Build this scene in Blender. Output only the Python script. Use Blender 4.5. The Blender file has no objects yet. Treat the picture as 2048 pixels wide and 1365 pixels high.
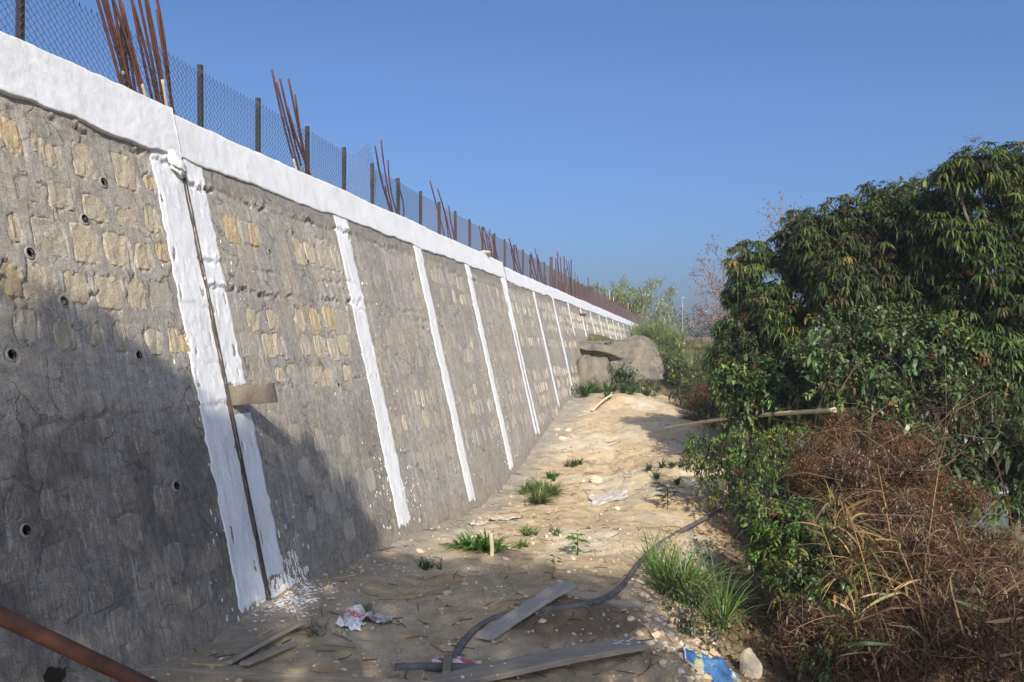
import bpy, math, random
import numpy as np
from mathutils import Matrix, Vector

# ------------------------------------------------------------------ camera, sky, sun, exposure
scn = bpy.context.scene
COL = scn.collection
rng = np.random.default_rng(7)
random.seed(7)
FPX, CU, CV, HZ, CAMH = 1650.0, 1024.0, 682.5, 703.0, 2.0
PITCH = math.atan((HZ - CV) / FPX)
cam_d = bpy.data.cameras.new('camera')
cam_d.sensor_width = 36.0
cam_d.lens = FPX / 2048.0 * 36.0
cam_d.clip_start = 0.05
cam_d.clip_end = 3000.0
cam = bpy.data.objects.new('camera', cam_d)
cam.location = (0, 0, CAMH)
cam.rotation_euler = (math.pi / 2 + PITCH, 0, 0)
COL.objects.link(cam)
scn.camera = cam

SUN = np.array([0.184, -0.835, 0.519]); SUN /= np.linalg.norm(SUN)      # towards the sun
world = bpy.data.worlds.new('World'); scn.world = world; world.use_nodes = True
wn = world.node_tree.nodes; wl = world.node_tree.links
sky = wn.new('ShaderNodeTexSky'); sky.sky_type = 'NISHITA'; sky.sun_disc = False
sky.sun_elevation = math.asin(SUN[2]); sky.sun_rotation = math.atan2(SUN[0], SUN[1])
sky.altitude = 0; sky.air_density = 0.85; sky.dust_density = 4.5; sky.ozone_density = 8.5
wn['Background'].inputs['Strength'].default_value = 0.118
wl.new(sky.outputs['Color'], wn['Background'].inputs['Color'])
sun_d = bpy.data.lights.new('sun', 'SUN'); sun_d.energy = 3.9; sun_d.angle = math.radians(0.53)
sun_d.color = (1.0, 0.93, 0.82)
sun = bpy.data.objects.new('sun', sun_d); COL.objects.link(sun)
sun.rotation_euler = Vector(SUN).to_track_quat('Z', 'Y').to_euler()
scn.view_settings.view_transform = 'Standard'
scn.view_settings.look = 'None'
scn.view_settings.gamma = 1.0
scn.view_settings.exposure = 0.57
HAZE = 0.0012

# ------------------------------------------------------------------ geometry of the place
def rayd(u, v):
    a = np.array([(u - CU) / FPX, 1.0, -(v - CV) / FPX]); c, s = math.cos(PITCH), math.sin(PITCH)
    return np.array([a[0], c * a[1] - s * a[2], s * a[1] + c * a[2]])
CAM = np.array([0, 0, CAMH])
def at(u, v, Y):
    r = rayd(u, v); return CAM + r * (Y / r[1])
DW = np.array([0.2222953, 0.97497938, 0.0])           # along the wall
N0 = np.array([DW[1], -DW[0], 0.0])                   # horizontally out of the wall
WB = np.array([-1.13287875, 8.96931839, 0.0])         # wall origin on the foot line
BT = 0.23                                             # batter
UPW = np.array([0, 0, 1.0]) - BT * N0
NW = np.cross(DW, UPW); NW /= np.linalg.norm(NW)
if NW @ N0 < 0: NW = -NW
def W(s, h, o=0.0):
    s = np.asarray(s, float); h = np.asarray(h, float); o = np.asarray(o, float)
    return WB + s[..., None] * DW + h[..., None] * UPW + o[..., None] * NW
def onw(u, v):
    r = rayd(u, v); t = ((WB - CAM) @ NW) / (r @ NW); P = CAM + r * t
    return float((P - WB) @ DW), float(P[2])
FQ = WB + UPW * 3.82
def onf(u, v, back=0.12):
    q = FQ - N0 * back; r = rayd(u, v); t = ((q - CAM) @ N0) / (r @ N0); return CAM + r * t

# ------------------------------------------------------------------ noise
def _h(i, j, s):
    n = (i.astype(np.int64) * 374761393 + j.astype(np.int64) * 668265263 + s * 974711) & 0xffffffff
    n = ((n ^ (n >> 13)) * 1274126177) & 0xffffffff
    n = n ^ (n >> 16)
    return (n & 0xffffff) / float(0xffffff)
def vn(x, y, seed=0):
    x = np.asarray(x, float); y = np.asarray(y, float)
    x, y = np.broadcast_arrays(x, y)
    i = np.floor(x); j = np.floor(y); fx = x - i; fy = y - j
    fx = fx * fx * (3 - 2 * fx); fy = fy * fy * (3 - 2 * fy)
    i = i.astype(np.int64); j = j.astype(np.int64)
    a = _h(i, j, seed); b = _h(i + 1, j, seed); c = _h(i, j + 1, seed); d = _h(i + 1, j + 1, seed)
    return (a * (1 - fx) + b * fx) * (1 - fy) + (c * (1 - fx) + d * fx) * fy
def fbm(x, y, seed=0, o=4):
    t = 0; a = 0.5; k = 1.0; n = 0
    for q in range(o):
        t = t + a * vn(x * k, y * k, seed + q * 17); n += a; a *= 0.5; k *= 2.03
    return t / n
def sst(a, b, x):
    t = np.clip((x - a) / (b - a), 0, 1); return t * t * (3 - 2 * t)

# ------------------------------------------------------------------ mesh helpers
def npmesh(name, V, F, mats, uv=None, tint=None, smooth=False, mi=None):
    me = bpy.data.meshes.new(name)
    V = np.asarray(V, np.float32).reshape(-1, 3)
    if not isinstance(F, (list, tuple)): F = [F]
    F = [np.asarray(f, np.int32) for f in F if len(f)]
    me.vertices.add(len(V)); me.vertices.foreach_set('co', V.ravel())
    nl = sum(f.size for f in F); npoly = sum(len(f) for f in F)
    me.loops.add(nl); me.polygons.add(npoly)
    li = np.concatenate([f.ravel() for f in F])
    me.loops.foreach_set('vertex_index', li)
    tot = np.concatenate([np.full(len(f), f.shape[1], np.int32) for f in F])
    st = np.concatenate([[0], np.cumsum(tot)[:-1]]).astype(np.int32)
    me.polygons.foreach_set('loop_start', st); me.polygons.foreach_set('loop_total', tot)
    me.polygons.foreach_set('use_smooth', np.full(npoly, smooth, bool))
    if mi is not None: me.polygons.foreach_set('material_index', np.asarray(mi, np.int32))
    if not isinstance(mats, (list, tuple)): mats = [mats]
    for m in mats: me.materials.append(m)
    me.update(calc_edges=True)
    if uv is not None:
        l = me.uv_layers.new(name='UVMap'); l.data.foreach_set('uv', np.asarray(uv, np.float32)[li].ravel())
    if tint is not None:
        a = me.attributes.new('tint', 'FLOAT_COLOR', 'POINT')
        t = np.ones((len(V), 4), np.float32); t[:, :3] = tint; a.data.foreach_set('color', t.ravel())
    me.validate()
    return me
def link(name, me, parent=None, loc=None):
    o = bpy.data.objects.new(name, me); COL.objects.link(o)
    if parent is not None: o.parent = parent
    if loc is not None: o.location = loc
    return o
def tag(o, label=None, cat=None, group=None, kind=None):
    if label: o['label'] = label
    if cat: o['category'] = cat
    if group: o['group'] = group
    if kind: o['kind'] = kind
    return o
def thing(name, loc, label, cat, group=None):
    o = bpy.data.objects.new(name, None); o.empty_display_size = 0.1; COL.objects.link(o); o.location = Vector(loc)
    return tag(o, label, cat, group)
def part(name, V, F, mats, parent, **k):
    V = np.asarray(V, float).reshape(-1, 3)
    if parent is not None: V = V - np.array(parent.location)
    return link(name, npmesh(name, V, F, mats, **k), parent)
def solo(name, V, F, mats, loc, label=None, cat=None, group=None, kind=None, **k):
    V = np.asarray(V, float).reshape(-1, 3) - np.asarray(loc, float)
    o = link(name, npmesh(name, V, F, mats, **k), None, Vector(loc))
    return tag(o, label, cat, group, kind)
def gridF(nu, nv):
    i = np.arange(nu * nv).reshape(nu, nv)
    return np.stack([i[:-1, :-1], i[1:, :-1], i[1:, 1:], i[:-1, 1:]], -1).reshape(-1, 4)
def norm(a): return a / np.maximum(np.linalg.norm(a, axis=-1, keepdims=True), 1e-9)
def tubes(P, r, n=5, cap=True):
    """P (M,K,3), r (M,K)"""
    P = np.asarray(P, float); r = np.broadcast_to(np.asarray(r, float), P.shape[:2]); M, K, _ = P.shape
    T = norm(np.gradient(P, axis=1))
    cand = np.abs(T).max(1).argmin(1); ref = np.eye(3)[cand][:, None]
    A = norm(np.cross(T, ref)); Bv = np.cross(T, A)
    ang = np.arange(n) * 2 * math.pi / n
    V = P[:, :, None] + r[:, :, None, None] * (A[:, :, None] * np.cos(ang)[:, None] + Bv[:, :, None] * np.sin(ang)[:, None])
    base = (np.arange(M) * K * n)[:, None, None]; k = np.arange(K - 1)[None, :, None] * n; a = np.arange(n)[None, None]
    b = (a + 1) % n
    F = np.stack(np.broadcast_arrays(base + k + a, base + k + b, base + k + n + b, base + k + n + a), -1).reshape(-1, 4)
    Fs = [F]
    if cap:
        c0 = (np.arange(M) * K * n)[:, None] + np.arange(n)[None, ::-1]
        c1 = (np.arange(M) * K * n + (K - 1) * n)[:, None] + np.arange(n)[None]
        Fs.append(np.concatenate([c0, c1]))
    return V.reshape(-1, 3), Fs
def ribbons(P, w, side):
    P = np.asarray(P, float); M, K, _ = P.shape; w = np.broadcast_to(w, (M, K))
    sd = side[:, None] if side.ndim == 2 else side
    V = np.stack([P - sd * w[..., None] * .5, P + sd * w[..., None] * .5], 2)
    b = (np.arange(M) * K * 2)[:, None]; k = np.arange(K - 1)[None] * 2
    F = np.stack([b + k, b + k + 1, b + k + 3, b + k + 2], -1).reshape(-1, 4)
    return V.reshape(-1, 3), F
def rnd(n, a=0, b=1): return rng.uniform(a, b, n)
def rdir(n):
    v = rng.normal(size=(n, 3)); return norm(v)
def leaves(P, D, L, Wd, droop, fold=0.25, tint=None):
    """leaf blades: 6 verts, 4 tris each"""
    n = len(P); D = norm(D); L = np.broadcast_to(L, n)[:, None]; Wd = np.broadcast_to(Wd, n)[:, None]
    droop = np.broadcast_to(droop, n)[:, None]
    up = np.array([0, 0, 1.0]) + rng.normal(size=(n, 3)) * 0.35
    S = norm(np.cross(D, up)); U = norm(np.cross(S, D))
    def q(t): return P + D * L * t + np.array([0, 0, -1.0]) * droop * L * t * t
    m1, m2 = q(.3), q(.68)
    lift = U * Wd * fold
    V = np.stack([P, m1 - S * Wd * .46 + lift, m1 + S * Wd * .46 + lift, m2 - S * Wd * .4 + lift, m2 + S * Wd * .4 + lift, q(1.0)], 1)
    m1c = None
    b = (np.arange(n) * 6)[:, None]
    F = np.concatenate([b + np.array([[0, 2, 1]]), b + np.array([[1, 2, 4]]), b + np.array([[1, 4, 3]]), b + np.array([[3, 4, 5]])])
    T = np.repeat(tint, 6, 0) if tint is not None else None
    return V.reshape(-1, 3), F, T
def merge(items):
    Vs, Fs, Ts = [], {}, []; off = 0
    for it in items:
        V, F = it[0], it[1]; T = it[2] if len(it) > 2 else None
        for f in (F if isinstance(F, list) else [F]):
            f = np.asarray(f); Fs.setdefault(f.shape[1], []).append(f + off)
        Vs.append(V); off += len(V)
        if T is not None: Ts.append(np.broadcast_to(T, (len(V), 3)))
    return np.concatenate(Vs), [np.concatenate(v) for v in Fs.values()], (np.concatenate(Ts) if Ts else None)
def box(c, ax, ay, az, bev=0.004):
    """bevelled box: centre, three half-axis vectors"""
    c = np.asarray(c, float); H = [np.asarray(a, float) for a in (ax, ay, az)]; Ln = [np.linalg.norm(a) for a in H]
    V = []; idx = {}
    for sx in (-1, 1):
        for sy in (-1, 1):
            for sz in (-1, 1):
                for k in range(3):
                    f = [1 - bev / Ln[0], 1 - bev / Ln[1], 1 - bev / Ln[2]]; f[k] = 1.0
                    idx[(sx, sy, sz, k)] = len(V)
                    V.append(c + H[0] * sx * f[0] + H[1] * sy * f[1] + H[2] * sz * f[2])
    V = np.array(V); Q = []; T = []
    for k in range(3):
        i, j = [(1, 2), (2, 0), (0, 1)][k]
        for s in (-1, 1):
            cyc = []
            for a, b in ((-1, -1), (1, -1), (1, 1), (-1, 1)):
                key = [0, 0, 0]; key[k] = s; key[i] = a; key[j] = b; cyc.append(idx[(key[0], key[1], key[2], k)])
            Q.append(cyc if s > 0 else cyc[::-1])
    for k in range(3):
        i, j = [(1, 2), (2, 0), (0, 1)][k]
        for a in (-1, 1):
            for b in (-1, 1):
                ke = []
                for t, kk in ((-1, i), (1, i), (1, j), (-1, j)):
                    key = [0, 0, 0]; key[k] = t; key[i] = a; key[j] = b; ke.append(idx[(key[0], key[1], key[2], kk)])
                Q.append(ke)
    for sx in (-1, 1):
        for sy in (-1, 1):
            for sz in (-1, 1): T.append([idx[(sx, sy, sz, k)] for k in range(3)])
    return V, [np.array(Q), np.array(T)]
def rock(c, r, seed, nu=12, nv=9, amp=0.35, flat=1.0, facet=True):
    th = np.linspace(0, 2 * math.pi, nu, endpoint=False); ph = np.linspace(0.12, math.pi - 0.12, nv)
    a, b = np.meshgrid(th, ph, indexing='ij')
    D = np.stack([np.cos(a) * np.sin(b), np.sin(a) * np.sin(b), np.cos(b)], -1)
    k = np.random.default_rng(seed); pl = norm(k.normal(size=(9, 3))); dd = k.uniform(0.5, .92, 9)
    rr = np.ones(a.shape)
    dots = D @ pl.T
    for i in range(9): rr = np.where(dots[..., i] > 0.05, np.minimum(rr, dd[i] / np.maximum(dots[..., i], .05)), rr)
    rr = rr * (1 + amp * 0.35 * (fbm(D[..., 0] * 2.3 + D[..., 2] * 1.7 + seed, D[..., 1] * 2.3 + 5, seed, 4) - .5) * 2)
    V = (D * rr[..., None] * np.asarray(r, float)).reshape(-1, 3) + np.asarray(c, float)
    i = np.arange(nu * nv).reshape(nu, nv); ii = np.roll(i, -1, 0)
    F = np.stack([i[:, :-1], i[:, 1:], ii[:, 1:], ii[:, :-1]], -1).reshape(-1, 4)
    return V, [F, i[:, 0][None, :][:, ::1], i[:, -1][None, ::-1]]

# ------------------------------------------------------------------ materials
class NT:
    def __init__(s, name):
        s.m = bpy.data.materials.new(name); s.m.use_nodes = True; s.t = s.m.node_tree; s.n = s.t.nodes; s.l = s.t.links
        s.p = s.n['Principled BSDF']; s.out = s.n['Material Output']
    def new(s, t, **k):
        x = s.n.new(t)
        for a, b in k.items(): setattr(x, a, b)
        return x
    def val(s, sock, v):
        if hasattr(v, 'is_output') and v.is_output: s.l.new(v, sock)
        else: sock.default_value = v if not (isinstance(v, tuple) and len(v) == 3 and len(sock.default_value) == 4) else (*v, 1)
    def mapping(s, src, scale):
        m = s.new('ShaderNodeMapping'); s.l.new(src, m.inputs['Vector']); m.inputs['Scale'].default_value = scale; return m.outputs[0]
    def noise(s, vec, scale, det=4, rough=.6, dist=0.0):
        x = s.new('ShaderNodeTexNoise'); s.l.new(vec, x.inputs['Vector']); x.inputs['Scale'].default_value = scale
        x.inputs['Detail'].default_value = det; x.inputs['Roughness'].default_value = rough; x.inputs['Distortion'].default_value = dist
        return x.outputs['Fac']
    def ramp(s, f, stops):
        r = s.new('ShaderNodeValToRGB'); s.l.new(f, r.inputs[0]); e = r.color_ramp.elements
        while len(e) < len(stops): e.new(0.5)
        for q, (p, c) in zip(e, stops): q.position = p; q.color = (c, c, c, 1) if not isinstance(c, tuple) else (*c, 1)
        return r.outputs[0]
    def mix(s, f, a, b, mode='MIX'):
        x = s.new('ShaderNodeMix', data_type='RGBA', blend_type=mode)
        s.val(x.inputs[0], f); s.val(x.inputs[6], a); s.val(x.inputs[7], b); return x.outputs[2]
    def math(s, op, a, b=0.0):
        x = s.new('ShaderNodeMath', operation=op); s.val(x.inputs[0], a); s.val(x.inputs[1], b); return x.outputs[0]
    def bump(s, h, strength=.5, dist=.01):
        b = s.new('ShaderNodeBump'); s.l.new(h, b.inputs['Height']); b.inputs['Strength'].default_value = strength
        b.inputs['Distance'].default_value = dist; s.l.new(b.outputs[0], s.p.inputs['Normal'])
    def obj(s): return s.new('ShaderNodeTexCoord').outputs['Object']
    def uv(s): return s.new('ShaderNodeTexCoord').outputs['UV']
    def geo(s): return s.new('ShaderNodeNewGeometry').outputs['Position']
    def tint(s): return s.new('ShaderNodeAttribute', attribute_name='tint').outputs['Color']
    def fin(s, col, rough=.9, spec=.2):
        s.val(s.p.inputs['Base Color'], col); s.val(s.p.inputs['Roughness'], rough); s.p.inputs['Specular IOR Level'].default_value = spec
        return s.m
def simple(name, c1, c2, scale=8, rough=.85, stretch=(1, 1, 1), bump=.4, dist=.004, spec=.2, metal=0):
    t = NT(name); v = t.mapping(t.obj(), stretch)
    n = t.noise(v, scale, 6, .65); f = t.ramp(n, [(.3, 0.0), (.7, 1.0)])
    t.bump(t.noise(v, scale * 4, 4), bump, dist); t.p.inputs['Metallic'].default_value = metal
    return t.fin(t.mix(f, c1, c2), rough, spec)
def leafmat(name, rough=.42, spec=.45, trans=.3):
    t = NT(name); c = t.tint(); t.fin(c, rough, spec)
    tr = t.new('ShaderNodeBsdfTranslucent'); t.l.new(t.mix(.55, c, t.mix(1.0, c, (1.3, 1.5, .35), 'MULTIPLY')), tr.inputs['Color'])
    mx = t.new('ShaderNodeMixShader'); mx.inputs[0].default_value = trans
    t.l.new(t.p.outputs[0], mx.inputs[1]); t.l.new(tr.outputs[0], mx.inputs[2]); t.l.new(mx.outputs[0], t.out.inputs['Surface'])
    return t.m
M = {}
M['leaf'] = leafmat('leaf', trans=.22); M['drygrass'] = leafmat('dry_leaf', .8, .15, .2); M['twig'] = None
def tinted(name, rough=.9, spec=.15):
    t = NT(name); v = t.geo(); n = t.noise(v, 60, 4)
    return t.fin(t.mix(1.0, t.tint(), t.ramp(n, [(.3, .7), (.7, 1.2)]), 'MULTIPLY'), rough, spec)
M['twig'] = tinted('twig')
# mortar of the wall: colour from the cement attribute, fine grain and trowel streaks on top
t = NT('mortar'); uv = t.uv()
st = t.noise(t.mapping(uv, (55, 4, 1)), 1.0, 5, .7); fine = t.noise(uv, 95, 5, .75); mid = t.noise(uv, 7, 6, .7, .6)
c = t.mix(1.0, t.tint(), t.ramp(st, [(.30, .70), (.55, 1.02), (.72, 1.22)]), 'MULTIPLY')
c = t.mix(1.0, c, t.ramp(fine, [(.32, .58), (.62, 1.16)]), 'MULTIPLY'); blot = t.noise(uv, 22, 5, .75, .5); c = t.mix(1.0, c, t.ramp(blot, [(.34, .72), (.62, 1.12)]), 'MULTIPLY')
c = t.mix(1.0, c, t.ramp(mid, [(.3, .8), (.68, 1.12)]), 'MULTIPLY')
vo = t.new('ShaderNodeTexVoronoi', feature='DISTANCE_TO_EDGE'); wob = t.new('ShaderNodeTexNoise'); t.l.new(uv, wob.inputs['Vector']); wob.inputs['Scale'].default_value = 4.0; wob.inputs['Detail'].default_value = 6
dv = t.new('ShaderNodeVectorMath', operation='MULTIPLY_ADD'); t.l.new(wob.outputs['Color'], dv.inputs[0]); dv.inputs[1].default_value = (.5, .5, 0); t.l.new(uv, dv.inputs[2]); t.l.new(dv.outputs[0], vo.inputs['Vector']); vo.inputs['Scale'].default_value = 3.2
ck = t.math('MULTIPLY', t.ramp(vo.outputs['Distance'], [(.0, 1.0), (.022, 0.0)]), t.ramp(t.noise(uv, 2.6, 3), [(.48, 0.0), (.56, 1.0)]))
c = t.mix(t.math('MULTIPLY', ck, .75), c, (.10, .09, .08)); gr = t.noise(uv, 260, 4, .8); rub = t.noise(uv, 30, 6, .8)
pit = t.ramp(t.noise(t.mapping(uv, (1, .6, 1)), 48, 4, .75), [(.62, 0.0), (.68, 1.0)]); c = t.mix(t.math('MULTIPLY', pit, .65), c, (.13, .12, .11))
t.bump(t.math('SUBTRACT', t.math('ADD', t.math('ADD', t.math('MULTIPLY', st, .25), t.math('MULTIPLY', gr, .5)), t.math('ADD', fine, t.math('MULTIPLY', rub, 1.2))), t.math('ADD', ck, pit)), .75, .009)
M['mortar'] = t.fin(c, .93, .12)
# quarried stone, with cement smeared down over it
def stonemat(name, a, b, smear):
    t = NT(name); oi = t.new('ShaderNodeObjectInfo'); g = t.new('ShaderNodeVectorMath', operation='ADD')
    t.l.new(t.obj(), g.inputs[0]); cmb = t.new('ShaderNodeCombineXYZ')
    for i in range(3): t.l.new(t.math('MULTIPLY', oi.outputs['Random'], 37.0 + i * 11), cmb.inputs[i])
    t.l.new(cmb.outputs[0], g.inputs[1]); v = g.outputs[0]
    n = t.noise(t.mapping(v, (2.2, 1.6, 1)), 1.0, 6, .7); col = t.mix(t.ramp(n, [(.32, 0.0), (.68, 1.0)]), a, b)
    st = t.noise(t.mapping(v, (6, 1.2, 1)), 1.0, 5, .7, .5)
    col = t.mix(t.ramp(st, [(smear, 0.0), (smear + .1, .85)]), col, (.43, .405, .365))
    fi = t.noise(v, 11, 6, .8); col = t.mix(1.0, col, t.ramp(fi, [(.36, .5), (.62, 1.18)]), 'MULTIPLY'); cz = t.noise(t.mapping(v, (5, 2.5, 1)), 1.6, 6, .8, 1.0); col = t.mix(t.ramp(cz, [(.60, 0.0), (.66, .7)]), col, (.22, .18, .13))
    t.bump(t.math('ADD', fi, st), .9, .012); return t.fin(col, .9, .15)
STONE = [stonemat('stone_tan', (.52, .43, .29), (.62, .53, .38), .54), stonemat('stone_cream', (.56, .49, .37), (.48, .42, .32), .53),
         stonemat('stone_ochre', (.54, .385, .20), (.61, .50, .33), .57), stonemat('stone_grey', (.44, .39, .31), (.53, .465, .365), .46), stonemat('stone_dark', (.25, .22, .18), (.31, .265, .205), .50)]
t = NT('white_paint'); v = t.geo(); n = t.noise(v, 60, 5, .7); big = t.noise(v, 3.5, 5, .65)
c = t.mix(t.ramp(big, [(.35, 0.0), (.75, 1.0)]), (.74, .74, .735), (.65, .655, .655))
pz = t.noise(t.mapping(v, (1, 1, .35)), 70, 4, .8); c = t.mix(t.ramp(pz, [(.62, 0.0), (.70, .75)]), c, (.42, .40, .37))
dn = t.noise(t.mapping(v, (1, 1, .25)), 6, 6, .75, .4); c = t.mix(t.ramp(dn, [(.54, 0.0), (.74, .55)]), c, (.50, .47, .42)); sk = t.noise(t.mapping(v, (9, 9, .7)), 1.0, 5, .7); c = t.mix(t.ramp(sk, [(.50, 0.0), (.68, .5)]), c, (.55, .53, .49))
gr = t.noise(v, 260, 4, .7); md = t.noise(v, 28, 5, .75); t.bump(t.math('ADD', t.math('MULTIPLY', gr, .8), t.math('ADD', n, t.math('MULTIPLY', md, .4))), .7, .006); M['white'] = t.fin(c, .7, .25)
t = NT('sand_soil'); v = t.geo(); n1 = t.noise(v, 5, 8, .7); n2 = t.noise(v, 55, 6, .75); n3 = t.noise(v, 170, 3, .7)
c = t.mix(1.0, t.tint(), t.ramp(n1, [(.3, .78), (.7, 1.14)]), 'MULTIPLY'); c = t.mix(1.0, c, t.ramp(n2, [(.25, .66), (.65, 1.12)]), 'MULTIPLY')
c = t.mix(1.0, c, t.ramp(n3, [(.3, .8), (.7, 1.12)]), 'MULTIPLY')
t.bump(t.math('ADD', n2, t.math('MULTIPLY', n3, .5)), .8, .02); M['soil'] = t.fin(c, .95, .1)
M['gravel'] = tinted('gravel', .9, .15)
M['rock'] = (lambda t: (t.bump(t.noise(t.obj(), 5, 10, .85), 1.0, .30), t.fin(t.mix(t.ramp(t.noise(t.obj(), 1.6, 7, .7, .8), [(.36, 0.0), (.66, 1.0)]), t.mix(t.ramp(t.noise(t.mapping(t.obj(), (1, 1, .3)), 5, 6), [(.4, 0.0), (.7, 1.0)]), (.22, .195, .165), (.43, .385, .32)), (.60, .50, .36)), .9, .15))[1])(NT('outcrop_rock'))
M['palerock'] = simple('pale_rock', (.46, .37, .25), (.56, .48, .36), 9, .9, bump=.8, dist=.01)
M['rust'] = simple('rusted_bar', (.075, .030, .02), (.13, .052, .033), 30, .85, (1, 1, .3), .6, .003)
M['rustpale'] = simple('cement_coated_bar', (.36, .29, .2), (.46, .40, .31), 30, .9, bump=.6)
M['pipe'] = simple('rusty_pipe', (.06, .028, .02), (.15, .065, .038), 9, .75, (1, 1, 1), .5, .002, .3)
M['post'] = simple('weathered_steel_post', (.028, .026, .026), (.055, .047, .042), 22, .6, bump=.3, dist=.001, spec=.4)
M['wire'] = simple('galvanised_wire', (.055, .055, .07), (.09, .09, .11), 12, .5, bump=0, spec=.5, metal=.3)
M['wire_rust'] = simple('rusting_wire', (.09, .06, .06), (.14, .10, .10), 12, .7, bump=0, spec=.3)
M['wood'] = simple('weathered_plank', (.20, .165, .125), (.33, .28, .21), 6, .85, (8, 1, 8), .6, .003)
M['woodgrey'] = simple('grey_plank', (.23, .21, .185), (.36, .33, .285), 6, .85, (8, 1, 8), .6, .003)
M['woodtan'] = simple('tan_plank', (.17, .14, .105), (.25, .205, .15), 6, .85, (8, 1, 8), .5, .003)
M['bamboo'] = simple('dry_bamboo', (.50, .40, .24), (.62, .53, .36), 14, .6, bump=.2, spec=.3)
M['hose'] = simple('dusty_black_hose', (.055, .055, .06), (.17, .155, .14), 10, .7, bump=.3, dist=.002, spec=.3)
M['brownedge'] = simple('bare_joint_edge', (.05, .045, .04), (.12, .10, .085), 14, .95, bump=.9, dist=.01)
M['dark'] = simple('dark_bore', (.012, .011, .01), (.02, .018, .016), 10, .95)
M['pvc'] = simple('weep_pipe', (.22, .205, .18), (.34, .31, .27), 30, .9, bump=.8)
M['bark'] = simple('bark', (.10, .075, .055), (.20, .155, .115), 14, .95, (1, 1, .25), .9, .01)
M['polegrey'] = simple('galvanised_pole', (.20, .21, .23), (.27, .28, .29), 4, .5, bump=.1, metal=.2)
M['concrete'] = simple('pale_plaster', (.66, .68, .70), (.76, .77, .78), 3, .9)
M['rooftile'] = simple('rusted_roof_sheet', (.20, .10, .07), (.28, .16, .11), 3, .8)
M['asphalt'] = simple('grey_road', (.10, .10, .11), (.15, .15, .16), 20, .9)

# ------------------------------------------------------------------ terrain
CTRL = np.array([
 (-2.35,2.5,.15),(-2.3,3.5,.15),(-2.21,4.46,.18),(-2.02,5.2,.13),(-1.87,5.91,.14),(-1.72,6.6,.14),(-1.52,7.33,.07),(-1.13,8.97,0),(-.51,11.49,-.19),(.01,13.86,-.11),(.54,16.52,.21),
 (1.14,19.53,.59),(1.69,22.14,.77),(2.2,24.0,.85),(0,3,.02),(0,5,0),(.3,6.3,.04),(.35,7.4,0),(.3,9,-.03),(1.18,11.1,-.06),(1.2,13.5,-.02),(2.2,14.3,.1),(2,17,.3),(2.5,20,.58),
 (3.4,23.8,.8),(3.1,22,.76),(4.0,23.6,.72),(1.0,5,.0),(1.07,6.9,0),(1.6,8.8,.02),(2.35,11,.03),(2.95,12.8,.26),(3.3,14.7,.2),(3.84,16.9,.45),(4.25,20,.5),
 (1.9,5,-.42),(2.05,7.3,-.45),(2.7,9,-.42),(3.8,11.5,-.3),(5,14,-.5),(5.5,18,-.3),(5.9,22,0),(3.2,5,-.8),(4,8,-.9),(6,10,-1.3),(9,10,-1.6),(9,16,-1.5),(8,22,-.6),(14,12,-1.9),(14,25,-1),
 (6,3,-1.3),(3,1,-.4),(0,0,.1),(-2,0,.1),(0,-4,.1),(4,-5,-.3),(-2,-6,.1),
 (1.9,25.6,1.9),(2.6,27,2.25),(3.8,28,2.2),(4.9,28.5,1.6),(6,28,.8),(4,34,2.3),(6,34,2.0),(8,34,1.2),(7,42,2.3),(10,42,2.1),(12,40,1.5),(11,55,2.35),(15,55,2.2),(18,45,1.0),(20,60,2.2),(12,32,-.2)])
def _tps(r2): return np.where(r2 > 1e-12, 0.5 * r2 * np.log(np.maximum(r2, 1e-12)), 0)
_A = CTRL[:, :2]; _K = _tps(((_A[:, None] - _A[None]) ** 2).sum(-1)) + np.eye(len(_A)) * 0.02
_P = np.c_[np.ones(len(_A)), _A]
_S = np.linalg.solve(np.block([[_K, _P], [_P.T, np.zeros((3, 3))]]), np.r_[CTRL[:, 2], 0, 0, 0])
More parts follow.
